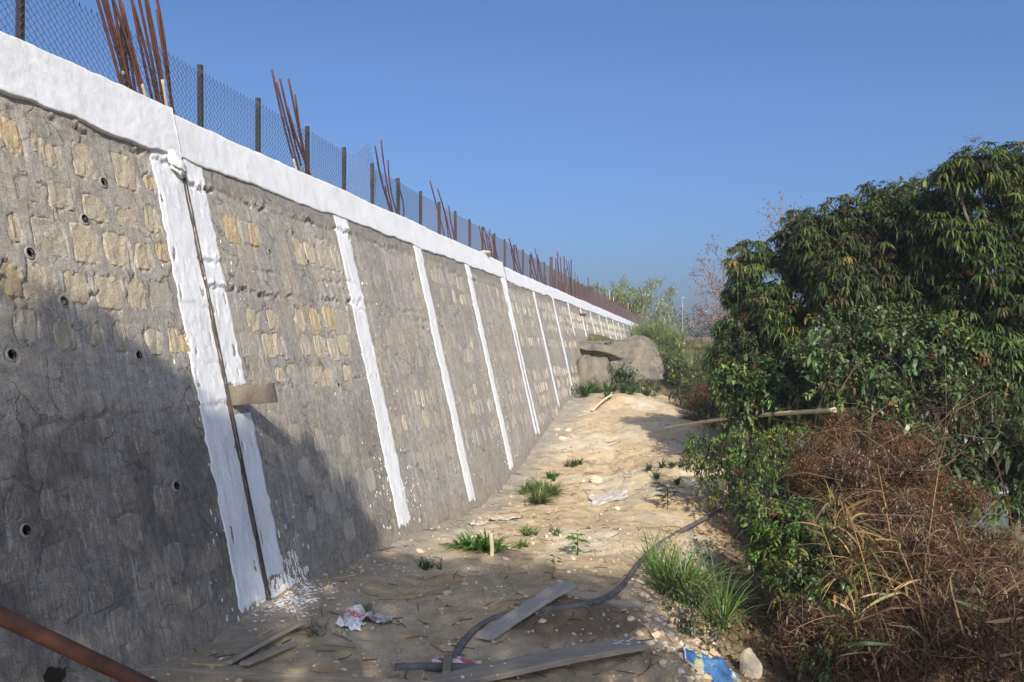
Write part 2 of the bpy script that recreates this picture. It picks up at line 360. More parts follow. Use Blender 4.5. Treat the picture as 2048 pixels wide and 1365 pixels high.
def terr(x, y, detail=True):
    x = np.asarray(x, float); y = np.asarray(y, float); sh = x.shape; x = x.ravel(); y = y.ravel()
    xc = np.clip(x, -4, 20); yc = np.clip(y, -6, 60)
    z = np.zeros(len(x))
    for i in range(0, len(x), 60000):
        a = xc[i:i + 60000]; b = yc[i:i + 60000]
        k = _tps((a[:, None] - _A[:, 0]) ** 2 + (b[:, None] - _A[:, 1]) ** 2)
        z[i:i + 60000] = k @ _S[:len(_A)] + _S[-3] + _S[-2] * a + _S[-1] * b
    right = sst(14, 26, x)
    z = z * (1 - right) + (-1.4) * right
    far = sst(50, 68, y); z = z * (1 - far) + 2.35 * far
    z = z + 0.10 * np.exp(-(((x - .42) / .55) ** 2 + ((y - 6.05) / .5) ** 2)) + 0.09 * np.exp(-(((x + .25) / .35) ** 2 + ((y - 6.75) / .4) ** 2)) \
          - 0.05 * np.exp(-(((x + .75) / .3) ** 2 + ((y - 6.6) / 1.2) ** 2)) + .10 * np.exp(-(((x - 1.0) / .16) ** 2 + ((y - 5.5) / .7) ** 2))
    z = z + .17 * np.exp(-(((x - 2.9) / .9) ** 2 + ((y - 21.6) / 1.5) ** 2)) + .10 * np.exp(-(((x - 1.9) / .5) ** 2 + ((y - 16.5) / 1.0) ** 2)) - .06 * np.exp(-((x - np.interp(y, [5, 9, 14, 20], [.1, .75, 1.7, 2.3])) / .16) ** 2) * sst(8, 10, y) * (1 - sst(17, 20, y))
    if detail:
        z = z + .09 * (fbm(x * 2.4, y * 2.0, 71, 3) - .5) * sst(9, 12, y) * (1 - sst(24, 26, y))
        nr = 1 - sst(26, 40, y)
        z = z + nr * (0.07 * (fbm(x * 1.1, y * 1.1, 3, 3) - .5) + .07 * (fbm(x * 4.1, y * 4.1, 9, 4) - .5)) + .022 * nr * (fbm(x * 13, y * 13, 31, 3) - .5) \
              + (1 - nr) * .5 * (fbm(x * .12, y * .12, 3, 3) - .5)
    # backfill behind the wall
    rel_s = (x - WB[0]) * DW[0] + (y - WB[1]) * DW[1]; rel_o = (x - WB[0]) * N0[0] + (y - WB[1]) * N0[1]
    back = 1 - sst(-1.32, -1.02, rel_o)
    back = back * (1 - sst(60, 90, rel_s))
    z = z * (1 - back) + 3.70 * back
    return z.reshape(sh)
def gz(x, y): return float(terr(np.array([x]), np.array([y]))[0])
def gpt(u, v):
    r = rayd(u, v); t = np.arange(2.5, 90, .03); P = CAM + r * t[:, None]
    below = P[:, 2] < terr(P[:, 0], P[:, 1]); i = int(np.argmax(below)) if below.any() else len(t) - 1
    return P[i]
def axis(segs):
    out = []
    for a, b, st in segs: out.append(np.arange(a, b - 1e-6, st))
    return np.concatenate(out + [[segs[-1][1]]])
gx = axis([(-400, -60, 40), (-60, -8, 4), (-8, -3, .25), (-3, 3.6, .024), (3.6, 6, .06), (6, 14, .12), (14, 40, 2), (40, 600, 40)])
gy = axis([(-60, -6, 6), (-6, 3, .25), (3, 9.5, .024), (9.5, 15, .04), (15, 26, .07), (26, 62, .4), (62, 120, 4), (120, 900, 40)])
X, Y = np.meshgrid(gx, gy, indexing='ij'); Z = terr(X, Y)
def gcol(x, y):
    o = (x - WB[0]) * N0[0] + (y - WB[1]) * N0[1]
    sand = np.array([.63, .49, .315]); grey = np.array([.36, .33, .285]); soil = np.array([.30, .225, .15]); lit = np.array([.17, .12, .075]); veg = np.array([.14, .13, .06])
    pale = np.array([.68, .58, .43])
    n = fbm(x * 1.3, y * 1.3, 51, 4); n2 = fbm(x * 5, y * 5, 77, 4)
    c = sand + (pale - sand) * sst(.48, .66, n)[..., None]
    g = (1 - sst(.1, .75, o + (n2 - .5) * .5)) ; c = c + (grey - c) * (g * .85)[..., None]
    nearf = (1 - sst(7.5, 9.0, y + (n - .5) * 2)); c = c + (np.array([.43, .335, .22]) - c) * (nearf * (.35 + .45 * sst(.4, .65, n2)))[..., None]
    md = np.exp(-(((x - .45) / .62) ** 2 + ((y - 5.95) / .5) ** 2)); c = c + (soil * .8 - c) * sst(.35, .7, md + (n2 - .5) * .3)[..., None]
    md2 = np.exp(-(((x + .2) / .42) ** 2 + ((y - 6.8) / .42) ** 2)); c = c + (np.array([.44, .36, .25]) - c) * sst(.4, .7, md2)[..., None]
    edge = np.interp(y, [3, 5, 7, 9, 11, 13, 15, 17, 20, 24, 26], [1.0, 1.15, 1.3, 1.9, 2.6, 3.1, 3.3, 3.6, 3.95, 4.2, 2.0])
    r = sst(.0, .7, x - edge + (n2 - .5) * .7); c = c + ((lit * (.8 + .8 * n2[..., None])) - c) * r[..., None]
    f = sst(24.8, 26, y); c = c + (veg - c) * f[..., None]
    return c * (1 + .25 * (n2 - .5))[..., None] * np.array([1.02, .99, .93])
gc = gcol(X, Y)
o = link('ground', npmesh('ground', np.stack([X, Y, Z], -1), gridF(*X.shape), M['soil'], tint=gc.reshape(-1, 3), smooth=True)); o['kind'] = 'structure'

# road glimpsed low behind the trees on the right
rx = np.linspace(6.5, 60, 60); ry = np.array([13.2, 17.2]); X, Y = np.meshgrid(rx, ry, indexing='ij')
rz = -1.15 + 0 * X
RV = np.stack([X, Y + (X - 6.5) * .55, rz], -1)
# ------------------------------------------------------------------ the retaining wall
STRIPS = [0.0, 2.55, 5.1, 7.8, 10.85, 13.45, 16.1, 18.7, 21.25, 23.8, 26.45, 29.0, 31.6, 34.2, 36.8, 39.4, 42.0, 44.6, 47.2, 49.8]
wall = thing('retaining_wall', tuple(W(0., 0.)), 'long battered stone and grey mortar retaining wall with white painted strips', 'wall')
STONES = []      # (s, h, half width, half height, material, bay)
px = [(22,273,37,66),(75,286,24,36),(104,313,35,45),(167,322,38,62),(249,344,38,62),(299,366,16,28),(53,377,48,42),(123,392,45,48),(192,418,42,45),(253,436,40,34),(302,437,26,50),(26,455,22,52),
 (99,475,62,66),(172,488,48,72),(235,500,42,62),(289,514,35,48),(325,505,20,32),(20,560,42,62),(76,563,56,72),(152,572,46,64),(220,586,52,62),(272,589,34,56),(320,594,38,56),(52,650,44,58),(130,668,42,60),(188,670,30,40),
 (242,673,24,54),(311,685,26,48),(350,681,20,48),(372,688,14,34),
 (188,1054,50,80),(262,1064,46,68),(110,1112,48,46),(154,1105,20,58),(424,1112,38,56),(250,1252,46,70),(190,1283,24,44),(147,1204,34,60),(205,1194,46,48),(300,1242,34,54),(24,1136,44,54),(167,990,50,60),
 (75,930,44,60),(30,1010,40,56),(250,980,44,56),(330,1000,36,60),(350,1120,38,60),(95,1010,34,60),(395,1190,34,50),(330,1180,34,50),(290,880,34,50),(140,880,34,50),
 (462,459,30,50),(492,466,16,38),(508,470,18,40),(598,503,18,50),(620,507,14,36),(653,510,32,52),(672,521,12,40),(662,638,22,44),(682,646,22,46),(689,690,22,40),(499,690,30,46),(539,693,22,44),(583,741,22,24),
 (588,752,20,36),(619,754,14,36),(639,754,20,40),(657,754,14,38),(695,747,14,30),(560,750,14,28),(512,752,14,20),(560,690,18,42),(610,690,16,40),(640,694,18,40),(668,700,16,42),(600,640,16,40),(630,640,16,42),(545,640,16,36),(505,640,20,40),
 (640,880,20,44),(610,940,22,46),(660,1000,22,50),(700,1060,22,44),(620,1040,24,50),(590,870,20,40),(740,960,20,44),(690,890,18,40)]
kr = np.random.default_rng(3)
for (u, v, w_, h_) in px:
    s, h = onw(u, v); a = (onw(u + w_ / 2, v)[0] - onw(u - w_ / 2, v)[0]) / 2; b = (onw(u, v - h_ / 2)[1] - onw(u, v + h_ / 2)[1]) / 2
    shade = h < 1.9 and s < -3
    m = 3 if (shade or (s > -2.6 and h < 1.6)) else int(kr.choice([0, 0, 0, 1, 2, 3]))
    if h < 1.55 and s < -2.9: m = 4  # darkest stone colour, used low on the left bay
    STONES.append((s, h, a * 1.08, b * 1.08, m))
for k, s0 in enumerate(STRIPS[:-1]):
    s1 = STRIPS[k + 1]
    rows = [3.12, 2.86, 2.16, 1.92, 1.40, 1.14, .72] if k < 3 else [3.14, 2.9, 2.62, 2.2, 1.5, 1.22, .95, .6]
    if k > 5: rows = [3.1, 2.8]
    for hr in rows:
        if k < 3 and kr.random() < .12: continue
        x = s0 + .28 + kr.uniform(0, .1)
        while x < s1 - .25:
            w_ = kr.uniform(.10, .17)
            if kr.random() < (.8 if k >= 3 else .5):
                STONES.append((x + w_ / 2, hr + kr.uniform(-.03, .03), w_ / 2, kr.uniform(.085, .125), int(kr.choice([0, 1, 3, 3, 3]) if k >= 3 or hr > 1.0 and kr.random() < .6 else 3)))
            x += w_ + kr.uniform(.05, .11)
SA = np.array([(*q[:4], .4 if q[4] >= 3 else 1.0) for q in STONES])
HOLES = [onw(u, v) for u, v in [(207,365),(169,439),(60,506),(127,603),(23,710),(277,711),(352,972),(52,1061),(584,466),(538,503),(583,770),(615,524),(676,770),(824,548)]]
HR = [.026] * 8 + [.018] * 6
def lifts(bay):
    k = np.random.default_rng(100 + bay)
    if bay == -1: return [(2.36, .9), (1.92, .25), (1.62, .5), (1.0, .2), (3.40, .7)]
    if bay == 0: return [(3.30, 1.0), (2.72, .45), (2.50, .9), (1.72, .4), (1.2, .2)]
    return [(3.28 + k.uniform(-.05, .05), .9), (2.55 + k.uniform(-.1, .1), .55), (2.35 + k.uniform(-.08, .08), .4), (1.7 + k.uniform(-.1, .1), .3)]
def wall_disp(S, H, bay):
    fz = 1.0 if bay < 1 else .6
    d = .020 * (fbm(S * 2.4, H * 1.4, 11, 4) - .5) + .003 * fz * (fbm(S * 26, H * 2.2, 12, 2) - .5) + .007 * fz * (fbm(S * 12, H * 11, 13, 4) - .5)
    for i, (hl, st) in enumerate(lifts(bay)):
        hh = hl + .05 * (fbm(S * 1.7, S * 0, 200 + i + bay * 7, 3) - .5) * 2 + .035 * (vn(S * 14, S * 0 + 3, 220 + i) - .5)
        rag = sst(.46, .58, fbm(S * 2.6, H * 0, 240 + i + bay, 3)) * sst(.36, .56, fbm(S * 24, H * 34, 244 + i + bay, 3))
        d = d - .034 * st * rag * np.exp(-((H - hh) / .018) ** 2) + .009 * st * sst(-.012, .012, H - hh) * (1 - sst(.02, .25, H - hh)) + .022 * st * rag * np.exp(-((H - hh - .035) / .025) ** 2) * sst(.4, .7, vn(S * 38, H * 46, 260))
    if bay == -1:
        for hl in (1.905, 1.60): d = d - .006 * np.exp(-((H - hl - .01 * np.sin(S * 1.3)) / .007) ** 2) * sst(-4.9, -4.6, S)
        flat = np.exp(-((H - 1.75) / .13) ** 4); d = d * (1 - .6 * flat)
    s0, s1 = S.min() - .3, S.max() + .3
    for (sc, hc, a, b, rel) in SA[(SA[:, 0] > s0) & (SA[:, 0] < s1)]:
        mk = (np.abs(S - sc) < a * 1.8) & (np.abs(H - hc) < b * 1.8)
        if not mk.any(): continue
        s = S[mk]; h = H[mk]
        sh_ = .35 * (_h(np.array([int(sc * 997)]), np.array([int(hc * 991)]), 5)[0] - .5)
        q = ((np.abs(s - sc + sh_ * (h - hc)) / a) ** 3 + (np.abs(h - hc) / b) ** 3) ** (1 / 3.) + .95 * (fbm(s * 30, h * 7, 301, 3) - .5) + .5 * (fbm(s * 7, h * 7, 302, 2) - .5)
        dip = 1 - sst(.86, 1.0, q)
        d[mk] = d[mk] * (1 - .6 * dip) - (.016 if rel > .9 else .008) * dip
    for (sc, hc), r in zip(HOLES, HR):
        q = np.hypot(S - sc, H - hc); k_ = 1 - sst(r * 1.5, r * 2.1, q); d = d * (1 - k_) - .004 * k_
    return d
def wall_col(S, H, d, bay):
    g = np.array([.475, .44, .385]); g2 = np.array([.41, .39, .36]); tan = np.array([.53, .46, .355]); dk = np.array([.27, .255, .235]); lt = np.array([.57, .545, .495])
    n = fbm(S * 1.6, H * 1.1, 401, 4); st = fbm(S * 11, H * .9, 402, 4); n3 = fbm(S * 5, H * 5, 403, 4)
    c = g + (g2 - g) * sst(.4, .65, n)[..., None]
    c = c + (lt - c) * (.7 * sst(.56, .74, st))[..., None]
    c = c + (tan - c) * (.55 * sst(.52, .7, fbm(S * 4, H * 2.5, 404, 4)) * (0.5 if bay < 0 else 1))[..., None]
    c = c + (dk - c) * (.6 * sst(.022, .04, -d))[..., None] * (.6 + .4 * n3[..., None])
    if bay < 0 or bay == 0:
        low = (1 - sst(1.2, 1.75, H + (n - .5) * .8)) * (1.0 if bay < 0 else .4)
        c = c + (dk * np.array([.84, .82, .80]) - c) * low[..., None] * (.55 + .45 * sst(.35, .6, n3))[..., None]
    drip = sst(.78, .84, vn(S * 60, H * 2.5, 410)) * sst(.55, .7, vn(S * 4, H * 2, 411)); c = c + (np.array([.62, .62, .6]) - c) * (.7 * drip)[..., None]
    base = 1 - sst(.0, .35, H - np.interp(S, [-4.6, -2.6, 0, 2.6, 5, 7.7, 10.8, 13.5, 16], [.18, .2, 0, -.19, -.11, .21, .59, .77, 2.3]) + (n3 - .5) * .2)
    c = c + (np.array([.40, .35, .275]) - c) * (.6 * base)[..., None]
    grey_smear = (sst(3.30, 3.36, H + .05 * (fbm(S * 1.7, S * 0, 200 + bay * 7, 3) - .5) * 2)) if bay >= 0 else 0 * H
    c = c + (np.array([.335, .315, .28]) - c) * (.8 * grey_smear)[..., None]
    return c * np.array([.91, .89, .845])
def panel(bay, s0, s1, ds, dh, h0=-.6, h1=3.55):
    sv = np.linspace(s0, s1, max(4, int((s1 - s0) / ds) + 1)); hv = np.linspace(h0, h1, int((h1 - h0) / dh) + 1)
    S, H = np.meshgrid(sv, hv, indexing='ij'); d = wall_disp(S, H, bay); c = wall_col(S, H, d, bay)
    V = W(S, H, d).reshape(-1, 3); F = gridF(*S.shape)
    cs = (S[:-1, :-1] + S[1:, 1:]) / 2; ch = (H[:-1, :-1] + H[1:, 1:]) / 2; keep = np.ones(cs.size, bool)
    for (a, b), r in zip(HOLES, HR): keep &= (np.hypot(cs - a, ch - b) > r * .92).ravel()
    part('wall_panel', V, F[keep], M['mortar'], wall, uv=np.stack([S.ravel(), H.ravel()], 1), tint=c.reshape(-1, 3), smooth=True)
GAP0, GAP1 = -2.915, -2.889
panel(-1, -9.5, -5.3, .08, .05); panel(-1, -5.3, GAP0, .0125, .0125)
ed = [GAP1] + STRIPS + [53.5]
for k in range(len(ed) - 1):
    ds = .0135 if k == 0 else .022 if k == 1 else .03 if k < 4 else .045 if k < 7 else .12
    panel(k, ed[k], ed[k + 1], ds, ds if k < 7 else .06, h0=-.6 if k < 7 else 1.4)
# the stones
VAR = []
for i in range(14):
    n_, m_ = 8, 9
    a, b = np.meshgrid(np.linspace(-1.22, 1.22, n_), np.linspace(-1.22, 1.22, m_), indexing='ij')
    q = (np.abs(a) ** 3 + np.abs(b) ** 3) ** (1 / 3.)
    z = .000 + .016 * (fbm(a * 1.7 + i * 7, b * 1.3, 500 + i, 3) - .5) + .014 * (vn(a * 4 + i, b * 2, 520 + i) - .5) - .05 * sst(1.1, 1.35, q)
    VAR.append((np.stack([a, b, z], -1).reshape(-1, 3), gridF(n_, m_)))
SM = {}
def stone_mesh(i, m):
    if (i, m) not in SM:
        me = npmesh('stone', VAR[i][0], VAR[i][1], STONE[m], smooth=False); SM[(i, m)] = me
    return SM[(i, m)]
UPL = np.linalg.norm(UPW)
order = sorted(range(len(STONES)), key=lambda i: -STONES[i][2] * STONES[i][3] / (STONES[i][0] + 8.5) ** 2)
woff = np.array(wall.location)
rest = []
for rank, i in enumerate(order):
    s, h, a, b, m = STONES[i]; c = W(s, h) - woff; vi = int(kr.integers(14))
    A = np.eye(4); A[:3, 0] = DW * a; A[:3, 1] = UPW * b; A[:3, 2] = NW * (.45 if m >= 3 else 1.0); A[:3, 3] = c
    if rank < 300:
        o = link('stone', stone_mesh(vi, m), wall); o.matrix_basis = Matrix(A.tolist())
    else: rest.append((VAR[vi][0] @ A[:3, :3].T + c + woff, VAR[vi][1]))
if rest:
    V, F, _ = merge(rest); o = part('small_stones', V, F, STONE[0], wall); o['kind'] = 'stuff'
# weep holes: open pipe ends let into the face
for (s, h), r in zip(HOLES, HR):
    ang = np.linspace(0, 2 * math.pi, 18, endpoint=False); prof = [(r * 1.5, -.02), (r * 1.42, .002), (r * 1.05, .006), (r * .96, -.02), (r * .95, -.22)]
    V = np.concatenate([W(s + rr * np.cos(ang), h + rr * np.sin(ang), np.full(18, oo)) for rr, oo in prof]); n = 18; F = []
    for k in range(len(prof) - 1):
        for j in range(n): F.append((k * n + j, k * n + (j + 1) % n, (k + 1) * n + (j + 1) % n, (k + 1) * n + j))
    part('weep_pipe', V, [np.array(F), (np.arange(n) + 4 * n)[None]], [M['pvc'], M['dark']], wall, mi=[0 if i < 2 * n else 1 for i in range(len(F))] + [1], smooth=True)
# white strips down the joints
def strip(sl, sr, h0, h1, ds, seed, gap=None, off=.012, rag=.02, wob=.016):
    n = max(4, int((sr - sl) / ds)); hv = np.arange(h0, h1 + ds, ds); t = np.linspace(0, 1, n + 1)
    T, H = np.meshgrid(t, hv, indexing='ij')
    wl_ = wob * (fbm(H * .9, H * 0 + seed, seed, 3) - .5) * 2
    el = sl + wl_ + rag * (fbm(H * 13, H * 0 + 2, seed + 1, 3) - .5) * 2; er = sr + wl_ + rag * (fbm(H * 13, H * 0 + 5, seed + 2, 3) - .5) * 2
    if gap == 'r': er = sr + .006 * (fbm(H * 8, H * 0, seed + 2, 3) - .5) * 2
    if gap == 'l': el = sl + .006 * (fbm(H * 8, H * 0, seed + 2, 3) - .5) * 2
    S = el + (er - el) * T
    bay = -1 if sr < -2.9 else int(np.searchsorted(np.array([GAP1] + STRIPS), (sl + sr) / 2 - .01)) - 1
    dl = wall_disp(S, H, bay); dr_ = wall_disp(S, H, bay + 1) if gap is None else dl
    base_d = np.maximum(dl, dr_) if ds > .022 else np.where(T < .5, dl, dr_)
    d = np.maximum(base_d, -.012) + (off - .006) + .004 * sst(.55, .8, fbm(S * 30, H * 12, seed + 4, 3)) - .014 * sst(.70, .80, fbm(S * 26, H * 7, seed + 5, 3)) * (np.minimum(T, 1 - T) < .3)
    edge = np.minimum(T, 1 - T) * n
    if gap == 'r': edge = np.where(T > .5, 9, edge)
    if gap == 'l': edge = np.where(T < .5, 9, edge)
    d = np.where(edge < .5, d - off - .006, d)
    low = H - h0; rb = .10 * fbm(S * 22, H * 9, seed + 6, 3) + .02
    d = np.where(low < rb, -.03, d)
    top = np.where(H > h1 - ds, d, d)
    V = W(S, H, d).reshape(-1, 3); return V, gridF(*S.shape)
V, F = strip(-3.27, GAP0, .10, 3.50, .013, 600, 'r', off=.011); part('painted_strip', V, F, M['white'], wall, smooth=True)
V, F = strip(GAP1, -2.60, .22, 1.52, .013, 605, 'l', off=.011); part('painted_strip', V, F, M['white'], wall, smooth=True)
V, F = strip(GAP1, -2.60, 1.66, 3.50, .013, 607, 'l', off=.011); part('painted_strip', V, F, M['white'], wall, smooth=True)
base_h = lambda s: float(np.interp(s, [-4.6, -2.6, 0, 2.6, 5, 7.7, 10.8, 13.5, 16, 60], [.18, .2, 0, -.19, -.11, .21, .59, .77, 2.35, 2.3]))
for k, s in enumerate(STRIPS):
    ds = .02 if k == 0 else .03 if k < 4 else .05; w_ = [.19, .165, .155][k] if k < 3 else .13
    if k == 3:
        for a, b in ((-.25, -.06), (.02, .20)):
            V, F = strip(s + a, s + b, base_h(s) + .05, 3.5, .03, 640 + int(a * 100)); part('painted_strip', V, F, M['white'], wall, smooth=True)
        V, F = strip(s - .07, s + .03, 2.35, 3.5, .03, 655); part('painted_strip', V, F, M['white'], wall, smooth=True)
    else:
        V, F = strip(s - w_, s + w_, base_h(s) + .04, 3.5, ds, 610 + k, off=.012 if ds < .025 else .016); part('painted_strip', V, F, M['white'], wall, smooth=True)
# bare sides of the open joint
hv = np.linspace(-.4, 3.80, 260); ov = np.linspace(-.30, .02, 14)
for s, sg in ((GAP0 - .004, 1), (GAP1 + .004, -1)):
    H, O = np.meshgrid(hv, ov, indexing='ij'); S = s + sg * .012 * (fbm(H * 14, O * 14, 700, 4) - .5) * 2 * sst(.02, -.02, O)
    part('joint_edge', W(S, H, O).reshape(-1, 3), gridF(*H.shape), M['brownedge'], wall, smooth=True)
H, T = np.meshgrid(hv, np.linspace(0, 1, 5), indexing='ij')
part('joint_filler', W(GAP0 - .03 + T * .13, H, -.20 + .03 * (fbm(H * 6, T * 2, 705, 3) - .5)).reshape(-1, 3), gridF(*H.shape), M['dark'], wall, smooth=True)
# white coping
def coping(s0, s1, ds, seed, off, hl0, nf=18, top=3.83):
    sv = np.arange(s0, s1 + ds * .5, ds); n = len(sv)
    lo = hl0 + .03 * (fbm(sv * 1.1, sv * 0, seed, 3) - .5) * 2 + .022 * (fbm(sv * 6, sv * 0 + 3, seed + 1, 5) - .5) * 2
    tp = top + .02 * (fbm(sv * .8, sv * 0, seed + 2, 3) - .5) * 2 + .012 * (fbm(sv * 9, sv * 0, seed + 20, 2) - .5)
    t = np.linspace(0, 1, nf); rows = []; 
    S, T = np.meshgrid(sv, t, indexing='ij'); H = lo[:, None] + (tp - lo)[:, None] * T
    d = off + .010 * (fbm(S * 1.5, H * 4, seed + 3, 4) - .5) + .007 * (fbm(S * 20, H * 30, seed + 4, 4) - .5)
    if off > .05:
        d = d - .007 * np.exp(-((H - 3.665 - .02 * np.sin(S * 3)) / .006) ** 2) * sst(.4, .6, vn(S * 3, H * 0, seed + 31))
        rg = sst(.5, .7, fbm(S * 20, H * 22, seed + 8, 3)); d = d + .016 * rg * np.exp(-((H - 3.56) / .05) ** 2)
        d = d + .020 * np.exp(-((S + 3.95 + (H - 3.6) * .15) / .03) ** 2) * sst(.4, .6, fbm(S * 30, H * 26, seed + 9, 2))
    fr = W(S, H, d)
    lowlip = W(sv, lo - .001, np.full(n, -.03))
    r1 = W(sv, tp + .012, off - .015 + 0 * sv)
    P0_ = r1 - N0 * .12; P0_[:, 2] = tp + .02 + .012 * (vn(sv * 6, sv * 0, seed + 5) - .5); P1_ = r1 - N0 * .42; P1_[:, 2] = tp + .015; P2_ = P1_.copy(); P2_[:, 2] -= .35
    V = np.concatenate([lowlip[:, None], fr, r1[:, None], P0_[:, None], P1_[:, None], P2_[:, None]], 1); m = V.shape[1]
    idx = np.arange(n * m).reshape(n, m)
    return V.reshape(-1, 3), [gridF(n, m), np.stack([idx[0, ::-1], idx[-1]])]
V, F = coping(-9.5, GAP0 - .003, .0125, 720, .034, 3.485, 30, 3.85); part('coping_beam', V, F, M['white'], wall, smooth=True)
V, F = coping(GAP1, 8.0, .02, 730, .016, 3.475, 18); part('coping_beam', V, F, M['white'], wall, smooth=True)
V, F = coping(8.0, 53.5, .08, 740, .016, 3.43, 10, 3.74); part('coping_beam', V, F, M['white'], wall, smooth=True)
# end of the wall
V, F = box(W(53.6, 2.6) - N0 * .25, DW * .12, N0 * .42, np.array([0, 0, 1.35])); part('end_pier', V, F, M['white'], wall)
# whitewash spilt at the foot of the joint
sp = []
for i in range(420):
    c = W(-2.80 + kr.normal() * .22, 0.0); c = c + N0 * abs(kr.normal() * .16 + .05); r = kr.uniform(.002, .013)
    c[2] = gz(c[0], c[1]) + .002; a = np.arange(6) * math.pi / 3
    V = np.stack([c[0] + r * np.cos(a) * kr.uniform(.6, 1.6), c[1] + r * np.sin(a), np.full(6, c[2])], -1); sp.append((np.concatenate([V, V - [0, 0, .012]]), [np.arange(6)[None], np.array([[j, j + 6, (j + 1) % 6 + 6, (j + 1) % 6] for j in range(6)])]))
V, F, _ = merge(sp); o = part('paint_spatter', V, F, M['white'], wall); o['kind'] = 'stuff'
# drips and flecks on the face beside the strips
sp = []
for i in range(760):
    k_ = int(kr.choice([-1, -1, 0, 0, 0, 1, 2])); s = (-2.9 if k_ < 0 else STRIPS[k_]) + kr.normal() * .35; h = kr.uniform(.05, 3.0) if kr.random() < .6 else kr.uniform(.05, .9)
    if i > 420: k_, s, h = -1, -2.75 + kr.normal() * .2, .1 + abs(kr.normal()) * .14
    w_ = kr.uniform(.0012, .0035) * (2.2 if i > 420 else 1); l_ = w_ * kr.uniform(1, 7)
    d0 = float(wall_disp(np.array([[s]]), np.array([[h]]), k_ if k_ >= 0 else (-1 if s < GAP0 else 0))[0, 0]); a = np.arange(6) * math.pi / 3
    sp.append((np.concatenate([W(s + w_ * np.cos(a), h + l_ * np.sin(a), np.full(6, d0 + .006)), W(s + w_ * np.cos(a), h + l_ * np.sin(a), np.full(6, d0 - .012))]), [np.arange(6)[None], np.array([[j, j + 6, (j + 1) % 6 + 6, (j + 1) % 6] for j in range(6)])]))
V, F, _ = merge(sp); o = part('paint_drips', V, F, M['white'], wall); o['kind'] = 'stuff'
# small branch-less plank nailed far along the wall
V, F = box(W(19.0, 3.28, .06), DW * .8 + UPW * .04, UPW * .035, NW * .02); solo('plank', V, F, M['rustpale'], W(19.0, 3.28), 'small yellow batten fixed across a far white strip high on the wall', 'plank')

# ------------------------------------------------------------------ chain link fence
fence = thing('chain_link_fence', tuple(FQ - N0 * .12), 'chain link fence on dark angle posts along the top of the white coping', 'fence')
fl = np.array(fence.location)
PS = [-8.0, -7.05, -6.1, -5.15, -4.2, -3.25, -2.3, -1.37, -.35, .58, 1.45, 2.38, 3.33, 4.24, 5.15, 6.05]
while PS[-1] < 52: PS.append(PS[-1] + .93)
def ppos(s): return FQ - N0 * .12 + DW * s
pm = {}
def post_mesh(m):
    a, t_ = .0175, .004; H_ = .66
    V1, F1 = box((0, 0, H_ / 2 - .06), DW * a, N0 * t_, (0, 0, H_ / 2), .0015); V2, F2 = box(DW * (-a + t_) - N0 * (a + t_ * .2) + np.array([0, 0, H_ / 2 - .06]), DW * t_, N0 * a, (0, 0, H_ / 2 - .001), .0015)
    parts = [(V1, F1), (V2, F2)]
    for k in range(6):
        c = DW * .004 + N0 * .006 + np.array([0, 0, .06 + k * .09]); v, f = box(c, DW * .007, N0 * .003, (0, 0, .007), .001); parts.append((v, f))
    V, F, _ = merge(parts); return npmesh('post', V, F, m)
PM, PMR = post_mesh(M['post']), post_mesh(M['rust'])
for i, s in enumerate(PS):
    o = link('post', PMR if s > 16 else PM, fence); lean = kr.normal() * .012
    o.matrix_basis = Matrix.Translation(Vector(ppos(s) - fl)) @ Matrix.Rotation(lean + .012, 4, Vector(N0))
def mesh_panel(p, L_, H_, r, mat, warp=None):
    nk = int(L_ / p); nj = int(H_ / p); j = np.arange(nj + 1); k = np.arange(nk)
    S = (k[:, None] + (j[None] + k[:, None]) % 2) * p; Zz = np.broadcast_to(j * p, S.shape).astype(float)
    off = .003 * ((j % 2) * 2 - 1)[None] * np.ones(S.shape)
    if warp: S, Zz, off = warp(S, Zz, off)
    P = S[..., None] * DW + Zz[..., None] * np.array([0, 0, 1.0]) + off[..., None] * N0
    # twisted wire ends standing above the top
    V, F = tubes(P, r, 3, False)
    e = P[:, -1]; E = np.stack([e, e + np.array([0, 0, .016])], 1); V2, F2 = tubes(E, r * 1.6, 3, False)
    V, F, _ = merge([(V, F), (V2, F2)]); return npmesh('wire_mesh', V, F, mat)
MA = mesh_panel(.0275, .94, .545, .0024, M['wire']); MB = mesh_panel(.0275, .94, .545, .0023, M['wire_rust']); MC = mesh_panel(.045, .94, .545, .004, M['wire_rust'])
def warp(S, Z, o):
    t = S / .94; hgt = .52 + .22 * np.exp(-((t - .42) / .22) ** 2) - .12 * sst(.6, 1.0, t)
    Z2 = Z / .545 * hgt; return S + .05 * np.sin(Z * 5) * sst(0, .4, Z), Z2, o + .10 * np.sin(t * math.pi) * (Z / .545) ** 2
MW = mesh_panel(.0275, .90, .545, .0021, M['wire_rust'], warp)
for i, s in enumerate(PS[:-1]):
    me = MW if abs(s - .58) < .01 else (MA if s < 3 else MB if s < 18 else MC)
    o = link('wire_mesh', me, fence); L_ = PS[i + 1] - s; o.location = Vector(ppos(s) - fl + N0 * .012); 
    k = L_ / .94; o.matrix_basis = Matrix.Translation(o.location) @ Matrix.Scale(k, 4, Vector(DW)) @ Matrix.Rotation(kr.normal() * .01, 4, Vector(DW))

